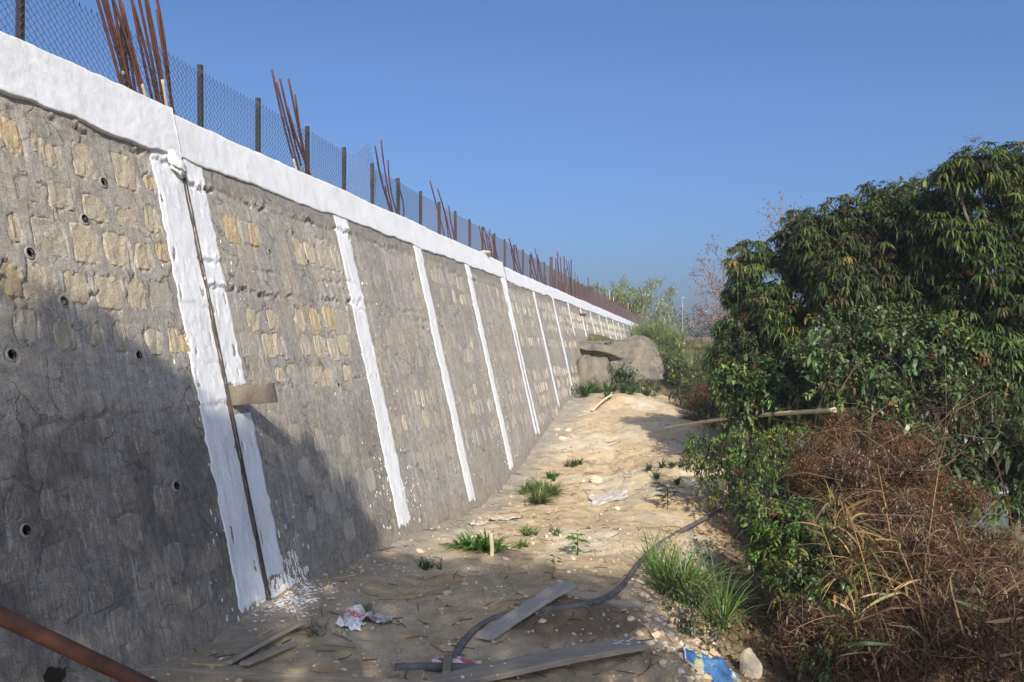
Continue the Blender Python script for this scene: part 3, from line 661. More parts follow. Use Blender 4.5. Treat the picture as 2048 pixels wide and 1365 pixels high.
# ------------------------------------------------------------------ starter bars
CL = [([((252,186),(192,-5)),((268,190),(205,-5)),((280,196),(212,-8)),((270,192),(224,-20)),((276,196),(232,-25)),((300,208),(243,5)),((313,212),(264,-5)),((322,215),(266,8)),((325,222),(272,-20)),((330,225),(282,-30)),((338,230),(290,-10)),((342,233),(292,8)),((345,235),(304,-15)),((352,240),(314,20)),((262,188),(248,90)),((290,202),(215,-12))],'thick cluster of rusty starter bars standing above the open wall joint'),
 ([((597,345),(544,140)),((603,345),(553,165)),((612,350),(560,158)),((618,352),(577,158)),((625,355),(590,190)),((630,352),(575,215)),((622,352),(598,255))],'second cluster of rusty starter bars along the coping, leaning left'),
 ([((785,430),(750,292)),((790,432),(762,280)),((795,432),(755,325)),((800,435),(776,320)),((805,437),(790,358)),((788,430),(770,372))],'starter bars beside the buckled fence mesh'),
 ([((892,483),(860,362)),((897,486),(875,378)),((905,489),(882,398)),((912,490),(897,412)),((915,492),(900,440))],'thin starter bars with two crossing tips, fourth cluster along the coping'),
 ([((968,513),(958,452)),((972,514),(964,470)),((978,518),(968,455)),((984,520),(973,468)),((988,522),(980,458)),((992,525),(984,470)),((996,527),(988,478)),((1000,529),(990,490))],'dense comb of rusty starter bars, fifth cluster along the coping'),
 ([((1040,545),(1018,477)),((1043,546),(1032,490)),((1034,541),(1022,500))],'small group of three starter bars, sixth cluster along the coping'),
 ([((1075,556),(1062,505)),((1082,560),(1070,497)),((1086,562),(1075,510)),((1070,554),(1058,520))],'four starter bars leaning left, seventh cluster along the coping'),
 ([((1130,580),(1115,522)),((1143,590),(1132,520)),((1146,592),(1137,523)),((1150,590),(1150,545)),((1157,595),(1155,552))],'tall far starter bars, eighth cluster along the coping')]
for ci, (bars, lab) in enumerate(CL):
    mid = onf(*bars[len(bars) // 2][0]); c = thing('starter_bar_cluster', tuple(mid), lab, 'rebar', 'starter bar clusters on the coping')
    for bi, (b, tp) in enumerate(bars):
        back = .10 + .10 * ((bi * 7) % 5) / 5 if ci < 5 else .1
        p0 = onf(*b, back=back); p1 = onf(*tp, back=back + kr.uniform(-.05, .05)); p0 = p0 + (p0 - p1) * .03; p0[2] = 3.79
        if tp[1] < 0: p1 = p1 + (p1 - p0) * kr.uniform(.1, .5)
        t_ = np.linspace(0, 1, 9)[:, None]; sag = DW * kr.normal() * .02 + N0 * kr.normal() * .02
        P = p0 + (p1 - p0) * t_ + sag * np.sin(t_ * math.pi)
        V, F = tubes(P[None], .0105 if ci < 4 else .012, 6)
        bar = part('bar', V, F, M['rust'], c, smooth=True)
        if ci == 0 and bi in (1, 5, 10, 11) or ci == 1 and bi in (0, 2):
            k = .30 if ci == 0 else .2; P2 = p0 + (p1 - p0) * (t_ * k) + sag * np.sin(t_ * k * math.pi); V, F = tubes(P2[None], .0128, 6); co = npmesh('cement_coat', V - np.array(c.location), F, M['rustpale'], smooth=True); o = link('cement_coat', co, bar)
fs = 14.6; n = 0
while fs < 46:
    c = thing('starter_bar_cluster', tuple(ppos(fs)), 'far rusty starter bars rising close together behind the far coping', 'rebar', 'far starter bars behind the coping')
    for q in range(9):
        s = fs + q * .17 + kr.uniform(-.05, .05); p0 = ppos(s) - N0 * kr.uniform(.05, .25); p0[2] = 3.7; hh = kr.uniform(.45, .75) if kr.random() < .86 else kr.uniform(.9, 1.4)
        P = p0 + (np.array([0, 0, hh]) - DW * kr.uniform(.0, .22) * hh) * np.linspace(0, 1, 4)[:, None]
        V, F = tubes(P[None], .02, 5); part('bar', V, F, M['rust'] if kr.random() < .9 else M['rustpale'], c, smooth=True)
    fs += 2.1

# ------------------------------------------------------------------ things on the wall
# board wedged in the joint
P0 = W(*onw(460, 790)); 
V, F = box(P0 + N0 * .13, N0 * .25 + np.array([0, 0, .02]), UPW * .072, DW * .011, .002)
solo('wedged_board', V, F, M['woodtan'], P0, 'short tan board wedged into the wall joint and jutting out', 'board')
# crumpled sack plugging the top of the joint
th, ph = np.meshgrid(np.linspace(0, 2 * math.pi, 40, endpoint=False), np.linspace(.05, math.pi - .05, 30), indexing='ij')
D = np.stack([np.cos(th) * np.sin(ph), np.cos(ph), np.sin(th) * np.sin(ph)], -1)
rr = 1 + .5 * (fbm(D[..., 0] * 3 + D[..., 2] * 2, D[..., 1] * 5, 801, 4) - .5) - .25 * np.abs(np.sin(D[..., 1] * 9 + D[..., 0] * 6 + 3 * D[..., 2]))
sc, hc = onw(352, 338)
S = sc - .03 + D[..., 0] * rr * .085 - D[..., 1] * .05; H = hc + .02 + D[..., 1] * rr * .11; O = .03 + D[..., 2] * rr * .055
i = np.arange(S.size).reshape(S.shape); ii = np.roll(i, -1, 0)
solo('crumpled_sack', W(S, H, O).reshape(-1, 3), np.stack([i[:, :-1], ii[:, :-1], ii[:, 1:], i[:, 1:]], -1).reshape(-1, 4), M['white'], W(sc, hc), 'crumpled whitewashed sack stuffed in the top of the wall joint', 'sack', smooth=True)
V, F = rock(W(*onw(972, 512), .0) + np.array([0, 0, .06]) - N0 * .06, (.16, .12, .07), 77); solo('concrete_lump', V, F, M['rustpale'], W(*onw(970, 512)), 'flat pale lump sitting on the coping before the dense bar comb', 'debris')

solo('road', RV, gridF(60, 2), M['asphalt'], (8, 15, -1.2), kind='structure')
ly = np.linspace(7, 50, 40); LV = np.stack([np.stack([ly, 15.9 + (ly - 6.5) * .55, -1.146 + 0 * ly], -1), np.stack([ly, 16.05 + (ly - 6.5) * .55, -1.146 + 0 * ly], -1)], 1)
solo('road_line', LV, gridF(40, 2), M['white'], (8, 15, -1.14), kind='structure')

# ------------------------------------------------------------------ rock outcrop at the end of the path
def boulder(name, pts, label, nu, nv, seed, depth, mat):
    pass
def outcrop(name, c, r, seed, label, cat, nu=130, nv=90, amp=.8, power=2.6):
    th, ph = np.meshgrid(np.linspace(0, 2 * math.pi, nu, endpoint=False), np.linspace(.04, math.pi - .04, nv), indexing='ij')
    D = np.stack([np.cos(th) * np.sin(ph), np.sin(th) * np.sin(ph), np.cos(ph)], -1)
    rr = 1 / ((np.abs(D) ** power).sum(-1) ** (1 / power))
    X_, Y_, Z_ = [D[..., i] * rr * r[i] for i in range(3)]
    kk_ = np.random.default_rng(seed); pl = norm(kk_.normal(size=(18, 3))); pd = kk_.uniform(.66, .95, 18); dt = D @ pl.T; fc = np.min(np.where(dt > .2, pd / np.maximum(dt, .2), 9), -1); fc = np.minimum(fc * 1.0, 1.12) - 1
    nn = 1.0 * fc + .16 * (fbm(X_ * 1.1 + seed, Z_ * 1.6 + Y_ * .9, seed, 4) - .5) * amp + .12 * (fbm(X_ * 4 + Y_ * 3, Z_ * 5, seed + 4, 5) - .5) 
    V = np.stack([X_, Y_, Z_], -1) * (1 + nn[..., None]) + np.asarray(c); i = np.arange(nu * nv).reshape(nu, nv); ii = np.roll(i, -1, 0)
    return solo(name, V.reshape(-1, 3), [np.stack([i[:, :-1], i[:, 1:], ii[:, 1:], ii[:, :-1]], -1).reshape(-1, 4), i[:, 0][None, ::-1], i[:, -1][None]], M['rock'], c, label, cat, smooth=True)
outcrop('boulder', (3.62, 25.6, 1.36), (1.15, 1.4, 1.02), 21, 'large grey brown boulder at the end of the sandy path against the wall', 'boulder')
outcrop('boulder', (2.30, 23.9, 1.28), (.58, .62, .70), 35, 'smaller squarish boulder with a pale tan face beside the large one', 'boulder', power=3.5, amp=.6)
outcrop('boulder', (2.70, 26.2, 1.95), (1.3, 1.35, .46), 47, 'flat pale rock slab lying on top of the large boulder', 'boulder', power=3.0)
V, F = rock(at(1358, 695, 44) + [0, 0, -.1], (.55, .5, .42), 5, 18, 12); solo('sand_heap', V, F, M['palerock'], at(1358, 698, 44), 'pale sand heap in the far grass before the light pole', 'sand heap', smooth=True)

# ------------------------------------------------------------------ gravel and loose stones
def gravel(n, xr, yr, rmin, rmax, seed, pick):
    k = np.random.default_rng(seed); x = k.uniform(*xr, n); y = k.uniform(*yr, n)
    keep = pick(x, y, k); x, y = x[keep], y[keep]; n = len(x); r = rmin + (rmax - rmin) * k.random(n) ** 3.5
    z = terr(x, y) + r * .15
    base = norm(np.array([(1, 0, -.35), (-.5, .85, -.3), (-.6, -.8, -.35), (.55, .6, .35), (-.8, .1, .4), (.25, -.8, .45), (0, 0, .85)], float))
    Fb = np.array([(0, 3, 5), (3, 0, 1), (1, 4, 3), (4, 1, 2), (2, 5, 4), (5, 2, 0), (3, 6, 5), (4, 6, 3), (5, 6, 4)])
    ang = k.uniform(0, 6.28, n); ca, sa = np.cos(ang), np.sin(ang)
    B_ = base[None] * k.uniform(.65, 1.25, (n, 7, 1)) * np.stack([r * k.uniform(.8, 1.4, n), r * k.uniform(.6, 1.0, n), r * k.uniform(.45, .85, n)], -1)[:, None]
    V = np.stack([B_[..., 0] * ca[:, None] - B_[..., 1] * sa[:, None] + x[:, None], B_[..., 0] * sa[:, None] + B_[..., 1] * ca[:, None] + y[:, None], B_[..., 2] + z[:, None]], -1)
    pal = np.array([(.54, .43, .29), (.48, .37, .24), (.57, .47, .34), (.40, .35, .30), (.52, .38, .24), (.36, .30, .24)]); T = pal[k.integers(0, 6, n)] * k.uniform(.75, 1.12, (n, 1))
    return V.reshape(-1, 3), (Fb[None] + (np.arange(n) * 7)[:, None, None]).reshape(-1, 3), np.repeat(T, 7, 0)
inpath = lambda x, y: ((x - WB[0]) * N0[0] + (y - WB[1]) * N0[1] > -.02) & (x < np.interp(y, [3, 7, 9, 13, 17, 24], [1.6, 1.7, 2.2, 3.3, 4.0, 4.5]))
g1 = gravel(6500, (-2.4, 1.8), (3.8, 9), .003, .026, 1, lambda x, y, k: inpath(x, y) & (k.random(len(x)) < .25 + .9 * sst(.45, .62, fbm(x * 2, y * 2, 61, 3))))
g2 = gravel(6500, (-2, 3.5), (8.5, 15), .005, .032, 2, lambda x, y, k: inpath(x, y) & (k.random(len(x)) < .08 + sst(.48, .62, fbm(x * 1.6, y * 1.6, 62, 3))))
g3 = gravel(2200, (-.5, 4.5), (14, 24), .008, .045, 3, lambda x, y, k: inpath(x, y) & (k.random(len(x)) < .15 + sst(.48, .62, fbm(x * 1.2, y * 1.2, 63, 3))))
g4 = gravel(2200, (.9, 1.9), (4.2, 8.0), .008, .05, 4, lambda x, y, k: np.abs(x - np.interp(y, [4, 5, 7, 8], [1.05, 1.15, 1.3, 1.55])) < .28)
V, F, T = merge([g1, g2, g3, g4]); o = solo('gravel', V, F, M['gravel'], (0, 8, 0), 'pale gravel and chips scattered over the sandy path', None, kind='stuff', tint=T)
kr = np.random.default_rng(11)
STL = [(1085,1245,16,'pale egg shaped stone beside the loose plank'),(1195,965,26,'flat pale stone on the path past the big grass tuft'),(895,1190,16,'ochre stone on the shaded ground near the wall'),(1120,1165,11,None),(840,1105,14,None),(1010,1120,12,None),(1300,1290,16,None),(1325,1330,18,None),
 (1280,1270,14,None),(1345,1300,14,None),(1165,965,12,None),(1060,1010,14,None),(1235,1020,12,None),(1340,1255,12,None),(930,1170,12,None),(880,1220,12,None),(1145,1120,11,None),(1260,1240,14,None),(1125,880,14,None),(1135,862,12,None),(1115,862,11,None),(1180,1310,16,'stone lying against the front edge of the paint flecked plank'),(1360,1345,16,None),(1385,1330,13,None)]
for i, (u, v, s, lab) in enumerate(STL):
    p = gpt(u, v); r = s / FPX * p[1] * .62; V, F = rock(p + [0, 0, r * .25], (r * 1.15, r * .9, r * .7), 60 + i, 12, 9)
    solo('loose_stone', V, F, M['palerock'], p, lab or 'small loose pale stone lying on the sandy path', 'stone', None if lab else 'small loose stones on the path')
p = gpt(1500, 1350); V, F = rock(p + [0, 0, .06], (.085, .08, .125), 205, 18, 14); solo('loose_stone', V, F, M['palerock'], p, 'large upright pale stone right beside the blue plastic sack', 'stone')
# ------------------------------------------------------------------ planks, pipe, hose, litter
def plank(name, a, b, wd, th, mat, label, za=0, zb=0, roll=0.0, cat='plank'):
    a = np.asarray(a, float) + [0, 0, za + th / 2 + .012]; b = np.asarray(b, float) + [0, 0, zb + th / 2 + .012]; ax = (b - a) / 2; d = ax / np.linalg.norm(ax)
    sd = norm(np.cross(d, [0, 0, 1.0])); nz = np.cross(sd, d); s2 = sd * math.cos(roll) + nz * math.sin(roll); n2 = np.cross(s2, d)
    # built in local axes so that the wood grain runs along the board
    L_ = np.linalg.norm(ax); n = 24; t_ = np.linspace(-1, 1, n); k = np.random.default_rng(int(abs(a[0]) * 1000)); 
    w1 = wd / 2 * (1 + .05 * (fbm(t_ * 3, t_ * 0, int(L_ * 900), 3) - .5)); cr = .012 * np.sin(t_ * 2 + 1) * L_
    ring = [(-1, -1), (-.94, -1.0), (.94, -1), (1, -.9), (1, .8), (.96, 1), (-.96, 1), (-1, .8)]
    V = np.array([[(w1[i] * x + .0, L_ * t_[i] + (.012 * x + .006 * z if i in (0, n - 1) else 0), th / 2 * z + cr[i]) for x, z in ring] for i in range(n)]); m = len(ring)
    idx = np.arange(n * m).reshape(n, m); j = np.roll(idx, -1, 1)
    F = [np.stack([idx[:-1], idx[1:], j[1:], j[:-1]], -1).reshape(-1, 4), np.stack([idx[0], idx[-1, ::-1]])]
    o = link(name, npmesh(name, V.reshape(-1, 3), F, mat)); A = np.eye(4); A[:3, 0] = s2; A[:3, 1] = d; A[:3, 2] = n2 * -1 if n2[2] < 0 else n2; A[:3, 3] = (a + b) / 2
    if np.linalg.det(A[:3, :3]) < 0: A[:3, 0] *= -1
    o.matrix_basis = Matrix(A.tolist()); return tag(o, label, cat)
pa, pb = gpt(968, 1290), gpt(1135, 1192); plank('plank', pa, pb, .13, .03, M['woodgrey'], 'loose grey plank lying across the hose on the soil mound', .03, .06)
pa, pb = gpt(860, 1385), gpt(1275, 1305); pk = plank('plank', pa, pb, .19, .035, M['wood'], 'wide brown plank with white and blue paint flecks at the front', .02, .03)
pa, pb = np.array([-2.55, 4.80, 0.10]), np.array([.02, 4.74, -.02]); plank('plank', pa, pb, .15, .03, M['wood'], 'long shaded board standing on edge across the bottom of the picture', .0, .0, math.radians(80))
plank('plank', gpt(452, 1334), gpt(600, 1264), .07, .025, M['wood'], 'upper of two narrow boards leaning at the foot of the wall', .0, .03, .3)
plank('plank', gpt(490, 1338), gpt(585, 1298), .06, .02, M['wood'], 'lower and shorter of two narrow boards by the foot of the wall', .01, .01)
pa, pb = at(-120, 1362, 4.2), at(125, 1352, 4.3); o = plank('plank', pa, pb, .17, .025, M['woodgrey'], 'pale bluish plank in the bottom left corner under the pipe', -.02, -.02)
plank('wood_block', gpt(893, 1372), gpt(896, 1338), .05, .05, M['woodtan'], 'small block of wood nailed against the long shaded board', .03, .03, cat='wood block')
# paint flecks on the wide plank
sp = []
A = np.array(pk.matrix_basis)
for i in range(46):
    cx = kr.normal() * .03 + (.02 if i % 2 else -.03); cy = (.55 + kr.normal() * .09) if i < 36 else kr.uniform(-.6, .6); r = kr.uniform(.003, .010); a = np.arange(6) * math.pi / 3
    q = np.stack([cx + r * np.cos(a), cy + r * 1.3 * np.sin(a), np.full(6, .0225)], -1); q2 = q.copy(); q2[:, 2] = .012; sp.append((np.concatenate([q, q2]), [np.arange(6)[None], np.array([[j, j + 6, (j + 1) % 6 + 6, (j + 1) % 6] for j in range(6)])]))
V, F, _ = merge(sp); o = link('paint_fleck', npmesh('paint_fleck', V, F, M['white']), pk); o['kind'] = 'stuff'
# rusty pipe propped at the left
a, b = at(-90, 1190, 3.5), at(330, 1388, 4.25); t_ = np.linspace(0, 1, 12)[:, None]; V, F = tubes((a + (b - a) * t_)[None], .037, 20, False)
V2, F2 = tubes((a + (b - a) * t_)[None], .032, 20, False); V, F, _ = merge([(V, F), (V2, [f[:, ::-1] for f in F2])])
solo('rusty_pipe', V, F, M['pipe'], b, 'thick rusty steel pipe slanting across the bottom left corner', 'pipe', smooth=True)
# torn dark sheet behind it
k = np.random.default_rng(5); uu = [55, 62, 75, 88, 95, 102, 110, 118, 124, 130, 131, 118, 90, 60]; vv = [1385, 1366, 1352, 1350, 1336, 1334, 1338, 1335, 1340, 1334, 1352, 1372, 1395, 1400]
Fp = np.array([at(a, b, 4.12) for a, b in zip(uu, vv)]); Bk = Fp + [0, .006, 0]; n = len(uu)
solo('torn_sheet', np.concatenate([Fp, Bk]), [np.arange(n)[None], (np.arange(n)[::-1] + n)[None], np.array([[i, i + n, (i + 1) % n + n, (i + 1) % n] for i in range(n)])], M['dark'], Fp[-1], 'torn black sheet with a jagged edge under the rusty pipe', 'sheet')
def hose(name, pts, label, r=.026, lift=-.008):
    P = np.array([gpt(u, v) for u, v in pts]); P[:, 2] += r * .8 + lift; t0 = np.arange(len(P)); t1 = np.linspace(0, len(P) - 1, len(P) * 7)
    def cr(c):   # Catmull-Rom
        p = np.r_[2 * c[0] - c[1], c, 2 * c[-1] - c[-2]]; i = np.minimum(t1.astype(int), len(c) - 2); f_ = t1 - i; a, b, d, e = p[i], p[i + 1], p[i + 2], p[i + 3]
        return .5 * (2 * b + (d - a) * f_ + (2 * a - 5 * b + 4 * d - e) * f_ ** 2 + (3 * b - a - 3 * d + e) * f_ ** 3)
    Q = np.stack([cr(P[:, k]) for k in range(3)], -1); k = np.ones(5) / 5
    for c in range(3): Q[2:-2, c] = np.convolve(Q[:, c], k, 'valid')
    V, F = tubes(Q[None], r, 14); return solo(name, V, F, M['hose'], Q[len(Q) // 2], label, 'hose', smooth=True)
hose('hose', [(906,1330),(925,1290),(962,1256),(1005,1235),(1060,1226),(1115,1221),(1165,1214),(1212,1200),(1248,1172),(1276,1132),(1310,1098),(1360,1066),(1420,1034),(1475,1005)], 'dusty black hose snaking along the path from plank to bushes')
hose('hose', [(790,1342),(860,1340),(940,1343),(1030,1346)], 'short black hose length lying behind the long shaded board', .03)
a, b = gpt(983, 1112), gpt(983, 1112) + [0, .02, .215]; P = a + (b - a) * np.linspace(-.15, 1, 6)[:, None]; P[:, 0] += .006 * np.sin(np.arange(6)); V, F = tubes(P[None], .021, 9); solo('wooden_stake', V, F, M['bamboo'], a, 'short wooden stake stub standing in grass on the path', 'stake')
# bamboo pole across the bushes
a, b = at(1332, 856, 15.6), at(1670, 822, 10.6); t_ = np.linspace(0, 1, 60); P = a + (b - a) * t_[:, None]; P[:, 2] += .05 * np.sin(t_ * 3); rad = .034 - .010 * (1 - t_) + .004 * (np.abs((t_ * 14) % 1 - .5) > .44); V, F = tubes(P[None], rad[None], 10); solo('bamboo_pole', V, F, M['bamboo'], a, 'long pale bamboo pole lying out over the green bushes', 'pole', smooth=True)
t_ = np.linspace(0, 1, 20)[:, None]; a, b = gpt(1185, 826) + [0, 0, .05], gpt(1225, 800) + [0, 0, .12]; V, F = tubes((a + (b - a) * t_ + np.array([0, 0, .05]) * np.sin(t_ * 3))[None], .03, 7); solo('stick', V, F, M['bamboo'], a, 'thick bent stick on the path crest before the boulders', 'stick', smooth=True)
# litter
def paper(u, v, w_, l_, col, label, seed, name='paper_scrap', amp=.05, lift=.03, rot=0.0, cat='litter', mats=None, fcol=None):
    p = gpt(u, v); n = 26; a, b = np.meshgrid(np.linspace(-1, 1, n), np.linspace(-1, 1, n), indexing='ij')
    ra = 1 + .35 * (fbm(np.arctan2(a, b) * 2 + 9, a * 0, seed, 3) - .5); x = a * w_ * ra; y = b * l_ * ra; xr = x * math.cos(rot) - y * math.sin(rot) + p[0]; yr = x * math.sin(rot) + y * math.cos(rot) + p[1]
    z = terr(xr, yr) + .006 + amp * np.abs(fbm(a * 2.2 + seed, b * 2.2, seed, 4) - .42) * 1.6 + lift * np.maximum(0, 1 - a ** 2 - b ** 2) * .3
    V = np.stack([xr, yr, z], -1).reshape(-1, 3); F = gridF(n, n); c = np.broadcast_to(np.array(col), (len(V), 3)).copy()
    if fcol: c = fcol(a.ravel(), b.ravel(), c)
    V2 = V - [0, 0, .002]
    return solo(name, np.concatenate([V, V2]), np.concatenate([F, F[:, ::-1] + len(V)]), mats or M['paper'], p, label, cat, tint=np.concatenate([c, c]), smooth=True)
M['paper'] = tinted('litter_film', .5, .3)
def redprint(a, b, c): c[(np.abs(b + .2) < .28) & (np.abs(a) < .85) & (fbm(a * 6, b * 9, 3, 2) > .42)] = (.42, .10, .12); return c
paper(735, 1240, .17, .10, (.46, .44, .43), 'torn white plastic wrapper with faint red print on shaded ground', 21, amp=.12, fcol=redprint)
paper(700, 1255, .09, .07, (.58, .58, .58), 'small pale plastic scrap left of the torn wrapper', 22, amp=.08)
paper(1218, 999, .26, .26, (.50, .45, .40), 'flattened whitish sack on the sunlit path', 23, amp=.08)
paper(1012, 1038, .20, .14, (.50, .44, .36), 'pale paper scrap at the foot of the third white strip', 24, amp=.05)
paper(955, 1048, .11, .10, (.48, .40, .35), 'small crumpled pinkish paper near the wall foot', 25, amp=.06)
paper(912, 1330, .15, .055, (.60, .55, .53), 'red and white printed wrapper lying on the end of the hose', 26, amp=.05, fcol=lambda a, b, c: np.where((np.abs(b) < .45)[:, None], (.40, .10, .13), c), lift=.05, rot=-.25)
paper(1332, 745, .22, .2, (.75, .77, .80), 'white plastic bag caught in the bushes behind the boulders', 27, amp=.4, lift=.5, name='plastic_bag', cat='bag')
# blue printed sack, slumped open, with its white lettering band
def sackcol(a, b, c):
    c[:] = (.05, .135, .27); f_ = fbm(a * 2.4 + 3, b * 2.4 + 8, 71, 3)
    c[(f_ > .60)] = (.30, .31, .24); c[(a < -.35) & (f_ > .54) & (f_ <= .60) & (b < .5)] = (.36, .32, .08); c[(b > .9) | (a < -.93)] = (.55, .62, .72)
    band = (np.abs(a - .78 + .1 * b) < .07) & (np.sin(b * 34) + .5 * np.sin(b * 71 + a * 60) > -.1) & (b < .45); c[band] = (.8, .82, .84); return c
p = gpt(1420, 1352); n = 54; a, b = np.meshgrid(np.linspace(-1, 1, n), np.linspace(-1, 1, 40), indexing='ij')
hh = .115 * (1 - .5 * b * b) * (1 - .55 * np.abs(a) ** 2.2) * sst(-1.0, -.35, -np.abs(b)) + .09 * (fbm(a * 2.6, b * 2.6, 73, 4) - .5) + .03 * sst(.3, 1, b)
xx = p[0] + a * .185 + .02 * b; yy = p[1] - .03 + b * .15 + .03 * a; zz = terr(xx, yy) + .012 + np.maximum(hh, 0) - .055 * np.exp(-((b + .35 + .12 * a) / .09) ** 2) * (a > -.6)
V = np.stack([xx, yy, zz], -1).reshape(-1, 3); c = sackcol(a.ravel(), b.ravel(), np.zeros((V.shape[0], 3))); F = gridF(n, 40)
solo('plastic_sack', np.concatenate([V, V - [0, 0, .003]]), np.concatenate([F, F[:, ::-1] + len(V)]), M['paper'], p, 'slumped blue printed plastic sack beside the upright pale stone', 'sack', tint=np.concatenate([c, c]), smooth=True)

# ------------------------------------------------------------------ plants
def tints(n, cols, var=.18, hue=.06):
    cols = np.array(cols); return np.clip(cols[rng.integers(0, len(cols), n)] * (1 + rng.normal(size=(n, 1)) * var) * (1 + rng.normal(size=(n, 3)) * hue), .004, .9)
GREEN = [(.045, .095, .022), (.06, .12, .03), (.035, .075, .022)]
DEEP = [(.034, .060, .016), (.045, .078, .020), (.032, .052, .014), (.065, .095, .026)]
BLUEG = [(.045, .09, .034), (.06, .11, .042), (.08, .13, .055)]
YELG = [(.12, .17, .035), (.09, .14, .03), (.16, .19, .05)]
BROWN = [(.115, .055, .028), (.08, .04, .02), (.16, .088, .042), (.06, .034, .02)]
STRAW = [(.34, .22, .09), (.29, .185, .075), (.42, .31, .15), (.22, .125, .05)]
GREYL = [(.24, .205, .165), (.15, .115, .085), (.32, .28, .23), (.10, .065, .045)]
def blades(P, n, h, spread, w_, cols, curl=.7, K=5):
    """grass blades from points P (list), n each"""
    P = np.repeat(np.asarray(P, float).reshape(-1, 3), n, 0); m = len(P); az = rnd(m, 0, 6.28); tilt = rnd(m, .05, 1.0) * spread
    L = h * rnd(m, .45, 1.1); out = np.stack([np.cos(az), np.sin(az), 0 * az], -1); D = norm(out * np.sin(tilt)[:, None] + np.array([0, 0, 1.0]) * np.cos(tilt)[:, None])
    P = P + out * (rnd(m, 0, .25) * h * spread * .4)[:, None]; t_ = np.linspace(0, 1, K)[None, :, None]; c = curl * rnd(m, .2, 1.0)
    Q = P[:, None] + D[:, None] * (L[:, None, None] * t_) + (out[:, None] * .55 - np.array([0, 0, .75])) * (c * L)[:, None, None] * t_ ** 2.2
    wd = w_ * rnd(m, .6, 1.2)[:, None] * np.linspace(1, .08, K)[None] ** .7; sd = norm(np.cross(out, [0, 0, 1.0]) + rng.normal(size=(m, 3)) * .3)
    V, F = ribbons(Q, wd, sd); return V, F, np.repeat(tints(m, cols), K * 2, 0)
def tuft(u, v, n, hpx, label, cols=None, spread=.7, wpx=3, group=None, name='grass_tuft', cat='grass', pts=None, clump=.0, mat='leaf', P=None):
    p = gpt(u, v) if P is None else np.asarray(P, float); s = p[1] / FPX; k = 6 if clump else 1
    pts = [p + np.array([rng.normal() * clump * s, rng.normal() * clump * s * 1.4, 0]) for _ in range(k)]
    for q in pts: q[2] = gz(q[0], q[1]) - .005
    V, F, T = blades(pts, n // k, hpx * s, spread, wpx * s, cols or [(.09, .16, .035), (.07, .12, .03), (.15, .18, .06)])
    t = thing(name, tuple(p), label, cat, group); o = part('blades', V, F, M[mat], t, tint=T); o['kind'] = 'stuff'; return t
GG = None
tuft(1090, 1000, 720, 40, 'largest green grass tuft in the middle of the path', clump=34, spread=1.15, cols=[(.09, .16, .035), (.07, .12, .03), (.2, .17, .08)])
tuft(1062, 985, 120, 40, 'thin grass tuft just left of the largest tuft', clump=14)
tuft(1142, 935, 120, 22, 'small dark tuft on the path nearer the boulders', clump=9, cols=GREEN)
tuft(1107, 958, 90, 22, 'small tuft between the wall foot and the sandy path', clump=7, cols=GREEN)
tuft(975, 1100, 110, 58, 'leafy green tuft around the wooden stake', spread=1.2, wpx=9, clump=12, cols=[(.10, .20, .03), (.07, .15, .03)])
tuft(935, 1097, 80, 40, 'broad bladed tuft left of the wooden stake', spread=1.3, wpx=7, clump=12, cols=[(.09, .18, .03), (.06, .12, .03)])
tuft(1052, 1068, 120, 26, 'low grass patch right of the wooden stake', clump=12)
tuft(1045, 1095, 60, 26, 'tiny tuft below the low grass patch', clump=6)
tuft(1112, 1067, 90, 14, 'low flat streak of grass on the sunlit path', clump=14)
tuft(862, 1135, 80, 34, 'dark tuft in the shade at the wall foot', clump=16, cols=[(.05, .09, .03)])
tuft(735, 1235, 40, 40, 'thin arching grass in shade beside the torn wrapper', clump=14, spread=1.1)
tuft(620, 1270, 60, 62, 'fine arching grass beside the narrow boards at the wall', clump=14, spread=1.3, wpx=2, cols=[(.16, .15, .07), (.08, .09, .04)])
tuft(1330, 940, 260, 26, 'shaded grass strip under the bush edge on the path', clump=30, cols=GREEN, spread=.8)
tuft(1180, 790, 260, 36, 'grass at the foot of the smaller boulder', clump=20, cols=GREEN)
tuft(1260, 790, 320, 34, 'grass fringe along the path crest below the large boulder', clump=34, cols=GREEN)
tuft(1200, 775, 200, 30, 'grass between the two boulders', clump=16, cols=YELG)
tuft(1185, 700, 260, 26, 'grass growing on top of the smaller boulder', clump=14, cols=GREEN, P=(2.55, 24.6, 1.95))
tuft(1250, 690, 260, 30, 'bright grass tuft on the boulder top against the wall', clump=14, cols=YELG, P=(3.1, 26.2, 2.3))
tuft(1190, 690, 420, 26, 'grass covering the rise between the boulder top and the wall', clump=22, cols=GREEN + YELG, P=(2.25, 25.9, 2.1))
def herb(u, v, hpx, n, label, cols=None, lw=.6, spread=.8):
    p = gpt(u, v); s = p[1] / FPX; h = hpx * s; m = n; t_ = rnd(m, .25, 1.0); az = rnd(m, 0, 6.28); out = np.stack([np.cos(az), np.sin(az), .35 + 0 * az], -1)
    P = p + np.array([0, 0, 1.0]) * (t_ * h)[:, None] + out * (h * spread * .35 * rnd(m))[:, None]; V, F, T = leaves(P, out, h * .45 * rnd(m, .7, 1.2), h * .45 * lw * .5, .4, tint=tints(m, cols or [(.09, .20, .03), (.07, .15, .03)]))
    o = thing('seedling', tuple(p), label, 'plant'); part('leaf_cluster', V, F, M['leaf'], o, tint=T)['kind'] = 'stuff'
    q = p + np.array([0, 0, 1.0]) * np.linspace(0, h, 4)[:, None]; V, F = tubes(q[None], h * .02, 4); part('stem', V, F, M['twig'], o, tint=np.full((len(V), 3), (.08, .07, .03))); return o
